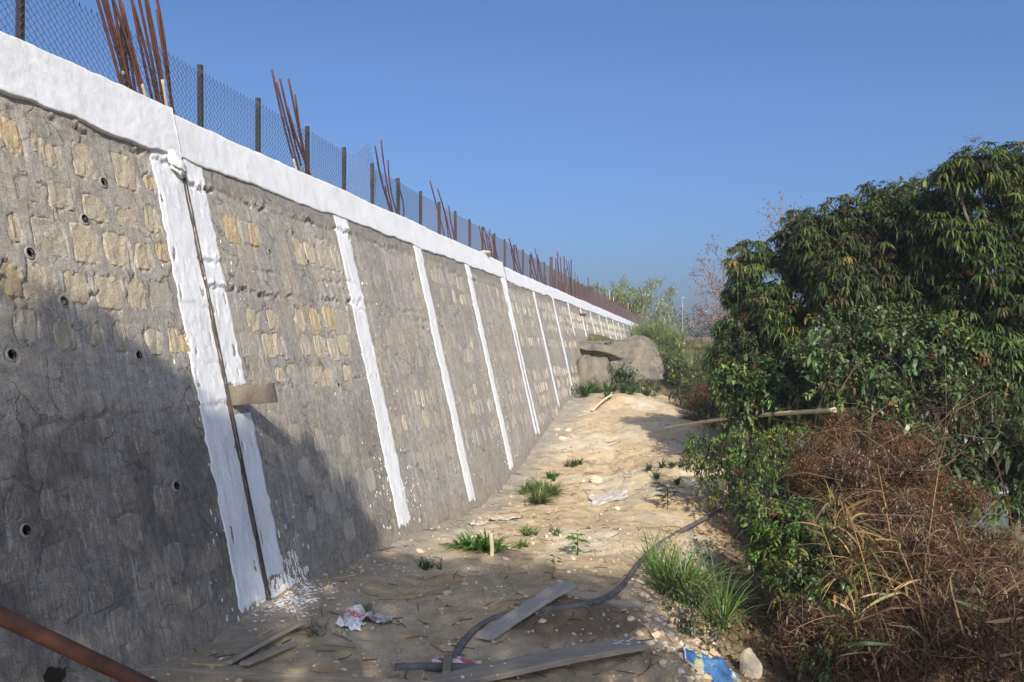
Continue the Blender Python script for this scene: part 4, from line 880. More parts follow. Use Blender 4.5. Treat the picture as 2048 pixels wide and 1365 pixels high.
herb(1155, 1112, 40, 22, 'broad leaved weed on the sunlit path', lw=1.1); herb(1108, 1148, 34, 14, 'upright seedling at the edge of the shade'); herb(1180, 1245, 24, 12, 'small weed right of the loose plank', cols=GREEN); herb(1190, 1116, 16, 14, 'creeping weed trailing from the broad leaved weed', cols=[(.10, .12, .04)], spread=2.5)
herb(1335, 1020, 46, 40, 'dark leaning weed at the path edge before the bushes', cols=[(.05, .05, .03), (.06, .08, .03)])

def sphere_pts(c, r, dens, inside=None):
    r = np.asarray(r, float); area = 4 * math.pi * ((((r[0] * r[1]) ** 1.6 + (r[0] * r[2]) ** 1.6 + (r[1] * r[2]) ** 1.6) / 3) ** (1 / 1.6)); n = max(4, int(area * dens))
    d = rdir(n); return np.asarray(c) + d * r * rnd(n, .82, 1.06)[:, None], norm(d / r), n
def foliage(blobs, dens, kind, L, cols, gain=1.0, seed=0, core=True, cut=.72):
    """leaf rosettes / sprays over the surface of a heap of blobs; returns leaf mesh and twig mesh"""
    out = []; tw = []; C_ = np.array([b[:3] for b in blobs]); R_ = np.array([(b[3], b[3], b[4] if len(b) > 4 else b[3] * .85) for b in blobs])
    for bi, b in enumerate(blobs):
        P, O, n = sphere_pts(b[:3], R_[bi], dens * (b[5] if len(b) > 5 else 1.0))
        q = ((P[:, None] - C_[None]) / R_[None]); q = (q ** 2).sum(-1); q[:, bi] = 9; keep = (q > cut ** 2).all(1) & (P[:, 2] > terr(P[:, 0], P[:, 1], False) + .03)
        lump = fbm(P[:, 0] * 2.1 + P[:, 2] * 1.3, P[:, 1] * 2.1 - P[:, 2] * 1.7, 900 + seed, 3); keep &= lump > .385
        P, O = P[keep], O[keep]; n = len(P)
        if not n: continue
        P = P + O * ((fbm(P[:, 0] * 3 + P[:, 2], P[:, 1] * 3 + P[:, 2], 903 + seed, 2) - .5) * .55 * b[3])[:, None]
        L_ = L; L = L_ * rng.uniform(.75, 1.2); ct = rng.uniform(.75, 1.25) * tints(n, cols, .22, .06) * (0.8 + .5 * rnd(n)[:, None]) * gain * np.array([1.12, 1.0, .85]) * (1 + .25 * (lump[keep] - .5)[:, None] * np.array([3.0, 1.0, -1.0])); sick = rng.random(n); ct[sick < .05] = tints(int((sick < .05).sum()), [(.20, .15, .04), (.14, .075, .03), (.17, .17, .05)])
        if kind == 'droop':
            k = 11; az = (np.arange(k)[None] * 6.283 / k + rnd((n, 1), 0, 6.28) + rng.normal(size=(n, k)) * .25); el = rnd((n, k), -.15, .5)
            D = np.stack([np.cos(az) * np.cos(el), np.sin(az) * np.cos(el), np.sin(el)], -1) + O[:, None] * .55
            PP = P[:, None] + norm(D) * .02; Ls = L * rnd((n, k), .7, 1.2); V, F, T = leaves(PP.reshape(-1, 3), D.reshape(-1, 3), Ls.ravel(), (Ls * .22).ravel(), rnd(n * k, .7, 1.35), .18, tint=np.repeat(ct, k, 0) * rnd((n * k, 1), .75, 1.25))
        elif kind == 'spray':
            k = 8; ax = norm(O + rng.normal(size=(n, 3)) * .6 + [0, 0, .15]); tt = np.linspace(0, 1, k)[None, :, None]; ln = L * 2.6 * rnd((n, 1, 1), .7, 1.2)
            PP = P[:, None] + ax[:, None] * ln * (tt - .35) - np.array([0, 0, 1.0]) * ln * .25 * tt ** 2; sd = norm(np.cross(ax, rdir(n))); sg = ((np.arange(k) % 2) * 2 - 1)[None, :, None]
            D = sd[:, None] * sg + ax[:, None] * .7 + rng.normal(size=(n, k, 3)) * .3; Ls = L * rnd((n, k), .7, 1.25); V, F, T = leaves(PP.reshape(-1, 3), D.reshape(-1, 3), Ls.ravel(), (Ls * .46).ravel(), rnd(n * k, .2, .8), .2, tint=np.repeat(ct, k, 0) * rnd((n * k, 1), .75, 1.25))
        else:   # tiny: scattered small leaves
            k = 6; PP = P[:, None] + rng.normal(size=(n, k, 3)) * L * .8; D = rng.normal(size=(n, k, 3)) + O[:, None]; Ls = L * rnd((n, k), .6, 1.3); V, F, T = leaves(PP.reshape(-1, 3), D.reshape(-1, 3), Ls.ravel(), (Ls * .42).ravel(), rnd(n * k, .1, .7), .15, tint=np.repeat(ct, k, 0) * rnd((n * k, 1), .7, 1.3))
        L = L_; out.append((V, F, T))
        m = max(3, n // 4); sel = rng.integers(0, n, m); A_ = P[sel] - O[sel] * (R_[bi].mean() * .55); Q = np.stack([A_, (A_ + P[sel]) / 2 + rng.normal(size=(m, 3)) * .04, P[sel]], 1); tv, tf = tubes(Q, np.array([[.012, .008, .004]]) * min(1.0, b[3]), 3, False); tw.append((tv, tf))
        if core:   # inner leaves in dark tints, filling the crown against see-through
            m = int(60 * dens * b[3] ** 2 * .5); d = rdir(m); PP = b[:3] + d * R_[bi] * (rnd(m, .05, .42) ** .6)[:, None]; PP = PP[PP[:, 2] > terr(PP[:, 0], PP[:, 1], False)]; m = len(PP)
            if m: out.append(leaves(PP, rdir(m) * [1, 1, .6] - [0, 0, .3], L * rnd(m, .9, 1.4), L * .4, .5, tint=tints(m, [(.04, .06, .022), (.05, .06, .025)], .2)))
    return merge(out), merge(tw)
def panicles(P, n, r, cols=BROWN, lw=.02):
    """dry flower heads: bunches of short twigs and seed husks round points P"""
    P = np.repeat(np.asarray(P, float), n, 0); m = len(P); D = rdir(m); D[:, 2] = D[:, 2] * .6 + .35; Q = P + D * (r * rnd(m, .2, 1.0))[:, None]
    V, F, T = leaves(Q, rdir(m), lw * rnd(m, .6, 1.5), lw * .5, .2, tint=tints(m, cols)); Qs = np.stack([P[::3], (P[::3] + Q[::3]) / 2 + [0, 0, .01], Q[::3]], 1); tv, tf = tubes(Qs, .0022, 3, False)
    return merge([(V, F, T), (tv, tf, np.array((.09, .05, .03)))])
def tree(name, label, base, blobs, dens, kind, L, cols, group=None, heads=0, cat='tree', trunk_r=.09, headr=.14, seed=0, core=True, mats='leaf', cut=.72):
    blobs = [np.array(b, float) for b in blobs]; t = thing(name, tuple(base), label, cat, group); base = np.asarray(base, float)
    (V, F, T), (tv, tf, _) = foliage(blobs, dens, kind, L, cols, seed=seed, core=core, cut=cut); part('crown', V, F, M[mats], t, tint=T)
    if heads:
        b = np.array([blobs[i] [:4] for i in rng.integers(0, len(blobs), heads)]); d = rdir(heads); d[:, 1] = -np.abs(d[:, 1]); V, F, T = panicles(b[:, :3] + d * b[:, 3:4] * .98, 46, headr); o = part('dry_flower_heads', V, F, M['drygrass'], t, tint=T); o['kind'] = 'stuff'
    tr = []; top = np.mean([b[:3] for b in blobs], 0); fork = base + (top - base) * .45
    P = np.stack([base - [0, 0, .2], base + (fork - base) * .5 + rng.normal(size=3) * .05, fork]); tr.append(tubes(P[None], np.array([[trunk_r * 1.2, trunk_r, trunk_r * .75]]), 8))
    for b in blobs:
        P = np.stack([fork, (fork + b[:3]) / 2 + rng.normal(size=3) * .12, fork + (b[:3] - fork) * .85, b[:3]]); tr.append(tubes(P[None], np.array([[trunk_r * .6, trunk_r * .42, trunk_r * .25, trunk_r * .08]]), 6))
    V, F, _ = merge(tr); part('trunk', V, F, M['bark'], t, smooth=True); V, F = tv, tf; o = part('twigs', V, F, M['bark'], t); o['kind'] = 'stuff'; return t
def bl(u, v, Y, rpx, sq=.85):
    p = at(u, v, Y); r = rpx / FPX * Y; return (*p, r, r * sq)
# right-hand thicket of trees
tree('evergreen_tree', 'tallest dark tree with long drooping leaves at the far right', (6.9, 11.2, -1.2),
     [bl(1955,335,11,62,.7),bl(2040,335,11.3,66,.7),bl(1912,345,11,38),bl(2100,420,11.5,110),bl(2010,450,11.2,90),bl(1920,470,11.4,85),bl(2080,560,11.2,120),bl(1990,600,11.0,110),bl(2090,700,10.8,120),bl(1990,720,10.9,90),bl(2050,820,10.4,100)], 88, 'droop', .13, DEEP, heads=44, seed=1)
tree('evergreen_tree', 'broad dark tree with drooping leaves in the middle of the thicket', (5.6, 13.0, -.8),
     [bl(1790,430,12.6,66),bl(1850,400,12.8,50),bl(1735,470,12.6,80),bl(1830,500,12.2,100),bl(1700,560,12.2,92),bl(1780,620,12.2,95),bl(1650,500,12.6,72),bl(1860,600,12.0,90),bl(1690,430,12.8,44),bl(1640,455,12.9,44),bl(1760,405,12.8,44),bl(1580,470,13,40)], 88, 'droop', .125, [(.05, .075, .02), (.042, .065, .02), (.065, .085, .028)], heads=60, seed=2)
tree('evergreen_tree', 'left tree of the thicket with tufted drooping crown over the path', (4.6, 14.6, -.3),
     [bl(1500,520,13.4,42),bl(1535,590,13.2,62),bl(1590,520,13.2,58),bl(1490,590,13.6,44),bl(1580,640,12.9,80),bl(1500,670,13.4,58),bl(1600,450,13.3,36),bl(1530,740,13.2,72),bl(1610,730,12.7,80),bl(1480,760,13.5,48),bl(1462,660,13.8,36),bl(1455,720,13.8,38)], 88, 'droop', .12, [(.042, .075, .022), (.05, .09, .026), (.075, .115, .035)], heads=40, seed=3)
tree('broadleaf_shrub', 'glossy pale leaved shrub hanging over the front of the thicket', (6.0, 11.2, -1.1),
     [bl(1700,680,11.2,80),bl(1790,690,11.0,90),bl(1760,770,10.8,90),bl(1860,720,10.9,85),bl(1850,800,10.6,85),bl(1920,790,10.5,80),bl(1690,780,11.0,80),bl(1940,880,10.2,80)], 62, 'spray', .088, [(.07, .12, .045), (.09, .145, .06), (.055, .10, .035)], heads=18, seed=4)
tree('broadleaf_shrub', 'broad leaved green shrub at the lower left of the thicket', (4.3, 13.2, -.3),
     [bl(1500,690,12.9,54),bl(1480,760,12.8,50),bl(1545,770,12.5,56),bl(1600,800,12.2,56),bl(1490,820,12.6,42)], 55, 'spray', .098, [(.06, .11, .035), (.08, .14, .045), (.05, .09, .03)], heads=12, seed=5)
tree('broadleaf_shrub', 'light spray of leafy twigs at the top of the thicket', (6.6, 12.4, -1.0), [bl(1880,400,11.8,60),bl(1830,420,11.9,50),bl(1905,440,11.6,56)], 50, 'spray', .085, [(.07, .11, .045), (.055, .095, .035)], seed=6)
tree('broadleaf_shrub', 'dark understorey shrub below the tallest tree at the right', (6.8, 9.6, -1.4), [bl(1990,890,9.8,100),bl(2070,930,9.6,100),bl(1930,950,9.6,70),bl(2070,1020,9.0,70)], 55, 'droop', .13, DEEP, seed=7)
for (u, v, Y_, r), lab in [((1190, 782, 23.0, 15), 'low leafy weed at the foot of the smaller boulder'), ((1296, 768, 23.6, 20), 'leafy weed at the right foot of the large boulder'), ((1212, 690, 25.2, 13), 'dark weed in the gap on top of the boulders'), ((1160, 775, 22.6, 9), 'small weed where the wall meets the smaller boulder')]:
    b = bl(u, v, Y_, r); tree('weed', lab, (b[0], b[1], b[2] - b[3]), [b, bl(u - r, v + r * .4, Y_, r * .7), bl(u + r, v + r * .4, Y_, r * .7)], 60, 'tiny', .07, [(.07, .13, .035), (.10, .16, .045), (.05, .09, .03)], trunk_r=.01, cat='weed', seed=int(u))
# lower bushes along the path edge
tree('green_bush', 'green leafy bush leaning out over the path below the bamboo pole', (3.2, 10.6, -.3),
     [bl(1440,910,10.6,62),bl(1410,890,10.8,40),bl(1500,912,10.5,62),bl(1580,915,10.2,66),bl(1480,960,10.0,56),bl(1560,980,9.4,66),bl(1400,930,10.6,34),bl(1640,955,9.6,66),bl(1620,890,10.4,44)], 95, 'spray', .052, [(.065, .125, .028), (.09, .16, .035), (.05, .09, .025), (.13, .18, .04)], heads=36, trunk_r=.03, headr=.09, cat='bush', seed=8)
tree('green_bush', 'yellow green leafy bush growing around the bamboo pole', (4.0, 13.0, -.2),
     [bl(1470,858,14.0,40),bl(1540,845,13.6,50),bl(1610,838,13.2,46),bl(1680,838,12.6,46),bl(1750,835,12.0,46),bl(1560,880,11.4,26),bl(1660,880,11.0,30)], 90, 'spray', .055, [(.10, .165, .035), (.075, .13, .03), (.14, .18, .05)], heads=30, trunk_r=.03, headr=.1, cat='bush', seed=9)
tree('green_bush', 'broad leaved bush in deep shade below the straw coloured reeds', (2.5, 7.4, -.6),
     [bl(1590,1060,7.4,70),bl(1640,1110,7.1,70),bl(1540,1030,7.8,60),bl(1600,1150,6.9,60),bl(1560,1100,7.6,60)], 120, 'spray', .055, [(.05, .105, .028), (.065, .13, .03), (.04, .075, .02), (.10, .13, .04)], trunk_r=.02, cat='bush', seed=10)
# dry brush
def brush(name, label, blobs, ntw, nlf, lcols, tcols, L, lw, seed, dr=.5, cat='bush', lf_kind=None):
    bs = np.array([q for b_ in blobs for q in [(b_[0] + rng.normal() * b_[3] * .6, b_[1] + rng.normal() * b_[3] * .8, b_[2] + rng.normal() * b_[3] * .42, b_[3] * rng.uniform(.3, .75), b_[4]) for _ in range(5)]]); t = thing(name, (bs[0][0], bs[0][1], gz(bs[0][0], bs[0][1])), label, cat); wts = bs[:, 3] ** 2 / (bs[:, 3] ** 2).sum()
    pick = rng.choice(len(bs), ntw, p=wts); d = rdir(ntw); P = bs[pick, :3] + d * bs[pick, 3:4] * (rnd(ntw) ** .45)[:, None]; D = norm(rng.normal(size=(ntw, 3)) * [1, 1, .8] + [0, 0, .55] + d * .4); t_ = np.linspace(0, 1, 5)[None, :, None]; Ln = L * rnd(ntw, .4, 1.3)
    Q = P[:, None] + D[:, None] * (Ln[:, None, None] * (t_ - .5)) + rng.normal(size=(ntw, 1, 3)) * (Ln[:, None, None] * .25) * np.sin(t_ * math.pi) - np.array([0, 0, dr]) * Ln[:, None, None] * t_ ** 2 * .5
    Q[..., 2] = np.maximum(Q[..., 2], terr(Q[..., 0], Q[..., 1], False) + .01); V, F = tubes(Q, np.array([[.0030, .0027, .0022, .0017, .0009]]) * (.45 + 2.2 * rng.random((ntw, 1)) ** 4), 3, False); part('stem', V, F, M['twig'], t, tint=np.repeat(tints(ntw, tcols), 15, 0))
    pick = rng.choice(len(bs), nlf, p=wts); d = rdir(nlf); P = bs[pick, :3] + d * bs[pick, 3:4] * (rnd(nlf) ** .3)[:, None] * [1, 1, .9]; P = P[P[:, 2] > terr(P[:, 0], P[:, 1], False)]; n = len(P)
    V, F, T = leaves(P, rng.normal(size=(n, 3)) - [0, 0, .5], lw * rnd(n, .5, 1.5), lw * .38, rnd(n, 0, .8), .35, tint=tints(n, lcols)); part('withered_leaf_mass', V, F, M['drygrass'], t, tint=T)['kind'] = 'stuff'; return t
brush('dry_brush', 'rusty brown dry brush heaped at the top of the right foreground bank', [bl(1640,915,9.0,58),bl(1720,900,8.8,66),bl(1790,915,8.6,66),bl(1860,960,8.4,60),bl(1700,950,8.4,70),bl(1900,1010,8.2,50)], 2200, 14000, BROWN + [(.20, .095, .045), (.26, .14, .07)], BROWN, .24, .032, 1)
brush('withered_creeper', 'pale grey withered creeper leaves draped over the brown brush', [bl(1690,975,7.9,56),bl(1770,1050,7.4,60),bl(1810,1000,7.7,50),bl(1770,940,8.1,56),bl(1720,1110,7.1,50),bl(1820,1090,7.2,46),bl(1850,940,8,36)], 1500, 7000, GREYL + [(.13, .07, .04), (.11, .06, .035)], BROWN, .3, .036, 2)
brush('dry_brush', 'dark brown tangle of bare stems filling the right foreground', [bl(1860,1070,7.4,84),bl(1900,1160,6.8,100),bl(1820,1180,6.4,96),bl(1780,1280,5.7,100),bl(1880,1290,5.6,120),bl(1980,1280,5.6,110),bl(1740,1180,6.6,70),bl(1960,1190,6.4,90),bl(2040,1230,6.0,100)], 5500, 15000, BROWN + [(.16, .10, .06), (.24, .17, .11), (.06, .07, .03)], [(.08, .042, .025), (.12, .065, .036), (.05, .03, .02), (.2, .13, .075)], .40, .040, 3, dr=.3)
brush('dry_brush', 'orange brown dry brush at the lower right behind the stem tangle', [bl(1960,1130,7.6,60),bl(2030,1160,7.4,66),bl(1905,1100,7.9,50)], 1500, 7000, [(.24, .11, .045), (.17, .08, .035), (.12, .06, .03)], BROWN, .3, .022, 4)
brush('dry_brush', 'brown dry bush behind the path edge right of the crest', [bl(1440,790,19,50),bl(1400,780,20,34),bl(1470,820,17,36),bl(1420,830,18.5,30)], 1200, 6500, BROWN, BROWN, .35, .05, 5)
brush('dry_brush', 'reddish dry brush just above the bamboo pole', [bl(1500,815,13.6,40),bl(1560,818,13.0,40),bl(1620,825,12.6,34)], 1000, 6000, BROWN + [(.24, .12, .05)], BROWN, .25, .03, 6)
brush('dry_brush', 'sparse long dry stems sticking up out of the brown brush', [bl(1760,900,8.4,90),bl(1850,1000,7.6,110),bl(1900,1150,6.6,120),bl(1700,1000,7.6,80)], 420, 500, BROWN, [(.14, .085, .05), (.22, .15, .09), (.09, .05, .03)], 1.0, .03, 7, dr=.15)
tree('green_bush', 'green sprigs growing through the brown stem tangle at the right', (4.0, 7.2, -.8), [bl(1930,1010,7.9,44),bl(1960,1070,7.6,50),bl(1900,1060,7.8,34),bl(1990,1110,7.2,46),bl(1665,1010,7.6,34)], 90, 'spray', .05, [(.07, .13, .03), (.10, .15, .045)], trunk_r=.01, cat='bush', seed=15)
tree('green_bush', 'dark green sprigs low in the brown tangle near the bottom edge', (2.6, 5.6, -.6), [bl(1680,1180,6.3,44),bl(1700,1260,5.8,44),bl(1650,1310,5.5,40),bl(1730,1130,6.6,34)], 90, 'spray', .05, [(.05, .10, .03), (.08, .12, .04)], trunk_r=.01, cat='bush', seed=16)
def hanging(label, pts, n, L, cols, wd):
    P = [at(u + rng.normal() * 14, v + rng.normal() * 10, Y_ + rng.normal() * .15) for u, v, Y_ in pts for _ in range(3)]
    V, F, T = blades(P, n, L, 1.1, wd, cols, 1.5, 7); t = thing('dead_grass', tuple(P[0]), label, 'grass'); o = part('blades', V, F, M['drygrass'], t, tint=T); o['kind'] = 'stuff'
hanging('curtain of dead straw stalks hanging down the brush beside the green bush', [(1660,1010,7.2),(1690,1060,6.9),(1720,1120,6.6),(1690,1160,6.4),(1740,1200,6.2),(1710,1260,5.8)], 16, .42, STRAW + STRAW + BROWN + [(.10, .14, .04)], .010)
hanging('dead brown grass spilling over the middle of the stem tangle', [(1790,1010,7.2),(1830,1080,6.8),(1800,1150,6.3),(1860,1140,6.5),(1910,1080,7.0),(1880,1220,5.9),(1950,1180,6.1)], 18, .40, BROWN + [(.26, .17, .09), (.20, .11, .06), (.33, .24, .14), (.44, .34, .2), (.12, .15, .05)], .009)
hanging('dead grass blades over the lower right corner of the brush', [(1820,1290,5.3),(1900,1300,5.2),(1980,1270,5.3),(2030,1200,5.7),(1760,1320,5.2)], 18, .36, BROWN + [(.28, .2, .12), (.10, .11, .05)], .008)
# straw and green reeds in the right foreground
def reed(name, label, base, tip, nl, L, w_, cols, droop=.8, cat='reed', scol=(.30, .19, .08)):
    base = np.asarray(base, float); tip = np.asarray(tip, float); t = thing(name, tuple(base), label, cat, 'reeds in the right foreground'); s = np.linspace(0, 1, 8)[:, None]; C_ = base + (tip - base) * s + np.array([0, 0, .06]) * np.sin(s * 3); V, F = tubes(C_[None], np.linspace(.006, .003, 8)[None], 5); part('stalk', V, F, M['twig'], t, tint=np.full((len(V), 3), scol), smooth=True)
    for i in range(nl):
        f_ = .3 + .7 * (i + .5) / nl; p = base + (tip - base) * f_ + np.array([0, 0, .06]) * math.sin(f_ * 3); az = rng.uniform(0, 6.28); out = np.array([math.cos(az), math.sin(az), 0]); D = norm(out * .9 + np.array([0, 0, rng.uniform(-.2, .7)])); Ln = L * rng.uniform(.6, 1.2); q = np.linspace(0, 1, 9)[:, None]
        Q = p + D * Ln * q - np.array([0, 0, droop]) * Ln * q ** 2 * rng.uniform(.4, 1.1); wd = w_ * (np.sin(np.linspace(.12, 1, 9) ** .7 * math.pi) * .9 + .06); sd = norm(np.cross(D, [0, 0, 1.0]) + rng.normal(size=3) * .4)
        V, F = ribbons(Q[None], wd[None], sd[None]); V2 = V + norm(np.cross(sd, D)) * .0015; part('blade', np.concatenate([V, V2]), np.concatenate([F, F[:, ::-1] + len(V)]), M['leaf'], t, tint=np.tile(tints(1, cols)[0], (len(V) * 2, 1)), smooth=True)
    return t
RD = [((1760,1250,6.0),(1690,1010,6.4),9,.34),((1800,1200,6.4),(1755,930,7.2),7,.34),((1830,1280,5.8),(1740,1100,6.2),8,.30),((1720,1330,5.5),(1700,1200,5.9),7,.28),((1880,1330,5.2),(1790,1080,6.0),6,.34),((1760,1365,5.0),(1730,1290,5.2),8,.24),((1990,1330,5.2),(2010,1180,5.6),5,.36),((1850,1140,6.8),(1880,930,7.4),4,.3)]
RD += [((1700,1240,6.3),(1640,1050,6.6),9,.34),((1790,1140,6.6),(1690,1040,6.4),10,.32),((1740,1290,5.6),(1665,1190,5.9),8,.28),((1860,1240,5.9),(1770,1180,5.9),8,.30),((1800,1365,5.0),(1760,1230,5.3),7,.26)]
RLAB = ['tallest straw coloured dead reed, rising left of the withered creeper', 'straw dead reed standing in front of the withered creeper', 'dead reed leaning left at the middle of the stem tangle', 'short dead reed low at the left foot of the stem tangle', 'dead reed rising from the bottom edge through the stem tangle', 'dead reed bunch at the very bottom of the picture', 'dead reed at the lower right picture corner', 'thin dead reed at the upper right of the stem tangle']
for i, (b, tp, nl, L) in enumerate(RD): reed('dry_reed', (RLAB + ['dead reed fanning out over the shaded green bush','straw reed bunch at the left edge of the withered creeper','dead reed drooping low beside the littered bank','dead reed lying nearly flat in the stem tangle','dead reed in front of the stem tangle near the bottom edge'])[i], at(*b), at(*tp), max(3, nl - 3), L, .022, STRAW, droop=.45)
for i, (b, tp, nl, L) in enumerate([((2010,1180,7.2),(1980,1050,7.6),9,.34),((2050,1200,7.0),(2030,1060,7.4),9,.36),((1960,1140,7.6),(1950,1040,7.8),8,.30),((2080,1160,6.8),(2075,1000,7.2),9,.36),((2000,1130,8.0),(2010,1010,8.2),8,.34)]): reed('green_reed', ['green reed in the middle of the reed group at the right edge', 'green reed at the right picture edge in front of the road', 'leftmost green reed of the group at the right edge', 'tallest green reed at the far right picture border', 'rear green reed of the group near the road'][i], at(*b), at(*tp), nl, L, .017, [(.10, .18, .04), (.07, .13, .03), (.13, .2, .06)], scol=(.12, .16, .05))
def blade1(pts, w_, col, label):
    P = np.array([at(*p) for p in pts]); n = len(P); q = np.linspace(0, n - 1, 12); Q = np.stack([np.interp(q, range(n), P[:, k]) for k in range(3)], -1); wd = w_ * (np.sin(np.linspace(.05, .98, 12) * math.pi) + .05); V, F = ribbons(Q[None], wd[None], np.array([[0, .25, 1.0]])); V2 = V + [0, .003, 0]; c = np.tile(col, (len(V) * 2, 1))
    solo('reed_blade', np.concatenate([V, V2]), np.concatenate([F, F[:, ::-1] + len(V)]), M['leaf'], P[0], label, 'leaf', tint=c, smooth=True)
blade1([(1985,1228,5.0),(1950,1215,5.0),(1905,1200,5.0)], .026, (.16, .20, .055), 'wide pale green reed blade lying over the stem tangle')
blade1([(2048,1235,4.8),(2010,1242,4.8),(1970,1245,4.8)], .024, (.22, .14, .05), 'wide brown reed blade at the right picture edge')
blade1([(1790,1290,5.0),(1730,1287,5.0),(1675,1292,5.1)], .018, (.05, .11, .03), 'dark green blade low in the right foreground')
blade1([(1900,1190,5.6),(1925,1177,5.6),(1955,1182,5.6)], .014, (.17, .22, .08), 'small light green blade above the wide pale one')
# grass clump at the path edge in front
tuft(1385, 1215, 520, 150, 'tall green grass clump at the path edge above the blue sack', clump=34, spread=.75, wpx=4, cols=[(.08, .15, .03), (.06, .11, .025), (.14, .17, .05)])
tuft(1330, 1150, 120, 120, 'long sparse grass blades rising beside the hose bend', clump=22, spread=.55, wpx=3, cols=[(.11, .18, .04)])
tree('green_bush', 'low small leaved green bush at the path edge above the blue sack', gpt(1400, 1270), [bl(1390,1200,6.3,52),bl(1340,1170,6.6,38),bl(1440,1250,6.0,46),bl(1370,1250,6.1,44)], 170, 'tiny', .030, [(.06, .12, .028), (.085, .15, .035), (.10, .11, .03)], trunk_r=.012, cat='bush', seed=12)
tuft(1560, 1300, 60, 60, 'thin weeds on the littered bank at the bottom right', clump=50, spread=.9, cols=GREEN)
# leaf litter on the bank
k = np.random.default_rng(33); n = 9000; x = k.uniform(1.1, 4.2, n); y = k.uniform(4.4, 12.5, n); keep = x > np.interp(y, [4, 7, 9, 12.5], [1.15, 1.35, 1.9, 3.0]) + k.normal(size=n) * .12; x, y = x[keep], y[keep]; n = len(x)
V, F, T = leaves(np.stack([x, y, terr(x, y) + .008], -1), rng.normal(size=(n, 3)) * [1, 1, .25], .05 * rnd(n, .5, 1.4), .022, .0, .3, tint=tints(n, BROWN + [(.30, .22, .13), (.24, .15, .08)])); solo('leaf_litter', V, F, M['drygrass'], (2.4, 7, -.5), 'brown fallen leaves littering the bank under the bushes', kind='stuff', tint=T)
k = np.random.default_rng(34); n = 900; x = k.uniform(-2, 3.2, n); y = k.uniform(4.5, 16, n); keep = inpath(x, y); x, y = x[keep], y[keep]; n = len(x); z = terr(x, y) + .008; az = k.uniform(0, 6.28, n); Ln = k.uniform(.03, .22, n); Dv = np.stack([np.cos(az), np.sin(az), 0 * az], -1); P = np.stack([x, y, z], -1); Q = np.stack([P - Dv * Ln[:, None] / 2, P + k.normal(size=(n, 3)) * .012 * [1, 1, .3], P + Dv * Ln[:, None] / 2], 1); Q[..., 2] = terr(Q[..., 0], Q[..., 1]) + .009; V, F = tubes(Q, .0032, 3, False); solo('twig_litter', V, F, M['twig'], (0, 8, 0), 'dry twigs and straw scattered over the path', kind='stuff', tint=np.repeat(tints(n, BROWN + STRAW), 9, 0))
# ------------------------------------------------------------------ beyond the boulders
tree('creeper', 'large leaved dark creeper hanging over the front of the large boulder', (3.3, 24.0, .8), [bl(1240,745,23.7,17),bl(1256,757,23.6,18),bl(1232,762,23.6,13)], 34, 'tiny', .13, [(.05, .09, .045), (.065, .11, .06), (.04, .07, .035)], trunk_r=.01, cat='plant', seed=13)
SH = [((1330,720,27,30),'green bush right of the boulder top',GREEN),((1345,750,26,34),'dark bush beyond the right side of the large boulder',DEEP),((1400,745,28,34),'yellowish bush in the far bank beside the thicket',YELG),((1330,690,36,30),'feathery green bush at the far wall end',YELG),((1430,720,30,36),'dull green bush at the left edge of the thicket, far side',GREEN),((1375,775,22,26),'low dark bush at the right end of the path crest',DEEP),((1400,800,19.5,26),'green bush beside the path crest edge',GREEN),((1385,705,40,26),'olive bush before the far light pole',[(.10, .11, .04)]),((1440,690,38,26),'olive bush right of the far light pole',[(.09, .10, .04)]),((1310,660,46,22),'bush hiding the far end of the wall',YELG),((1425,815,17.5,30),'leafy bush on the path edge just behind the bamboo pole',GREEN),((1400,775,21,26),'scrubby olive bush at the right shoulder of the path crest',[(.10, .12, .04), (.07, .10, .03)]),((1360,735,25,22),'small yellow green shrub right of the large boulder',YELG)]
for i, ((u, v, Y_, r), lab, cols) in enumerate(SH):
    b = bl(u, v, Y_, r); tree('green_bush', lab, (b[0], b[1], gz(b[0], b[1])), [b, bl(u - r * .8, v + r * .25, Y_, r * .7), bl(u + r * .8, v + r * .2, Y_ + .3, r * .75), bl(u, v + r * .7, Y_ - .2, r * .8)], 28, 'tiny', .085, cols, heads=6, trunk_r=.03, cat='bush', headr=.2, seed=20 + i)
V = []; n = 1500; x = rng.uniform(4.5, 18, n); y = rng.uniform(26, 62, n); keep = ((x - WB[0]) * N0[0] + (y - WB[1]) * N0[1]) > .35; P = np.stack([x, y, terr(x, y)], -1)[keep]
V, F, T = blades(P, 9, .55, .7, .022, [(.16, .17, .055), (.11, .13, .045), (.24, .21, .09), (.08, .11, .035)], K=4); solo('field_grass', V, F, M['leaf'], (10, 40, 2), 'rough green and straw grass covering the far bank', kind='stuff', tint=T)
for i, (u, Y_, h, lab) in enumerate([(1302, 42, 1.5, 'tall feathery green grass at the far end of the wall'), (1318, 40, 1.4, 'tall straw tipped grass right of the far wall end'), (1285, 44, 1.3, 'tall grass against the far wall strips')]):
    p = at(u, 700, Y_); p[2] = gz(p[0], p[1]); pts = [p + [rng.normal() * .5, rng.normal() * .8, 0] for _ in range(14)]; V, F, T = blades(pts, 70, h, .45, .025, [(.13, .19, .06), (.10, .16, .045), (.26, .25, .12)], .6); t = thing('tall_grass', tuple(p), lab, 'grass'); o = part('blades', V, F, M['leaf'], t, tint=T); o['kind'] = 'stuff'
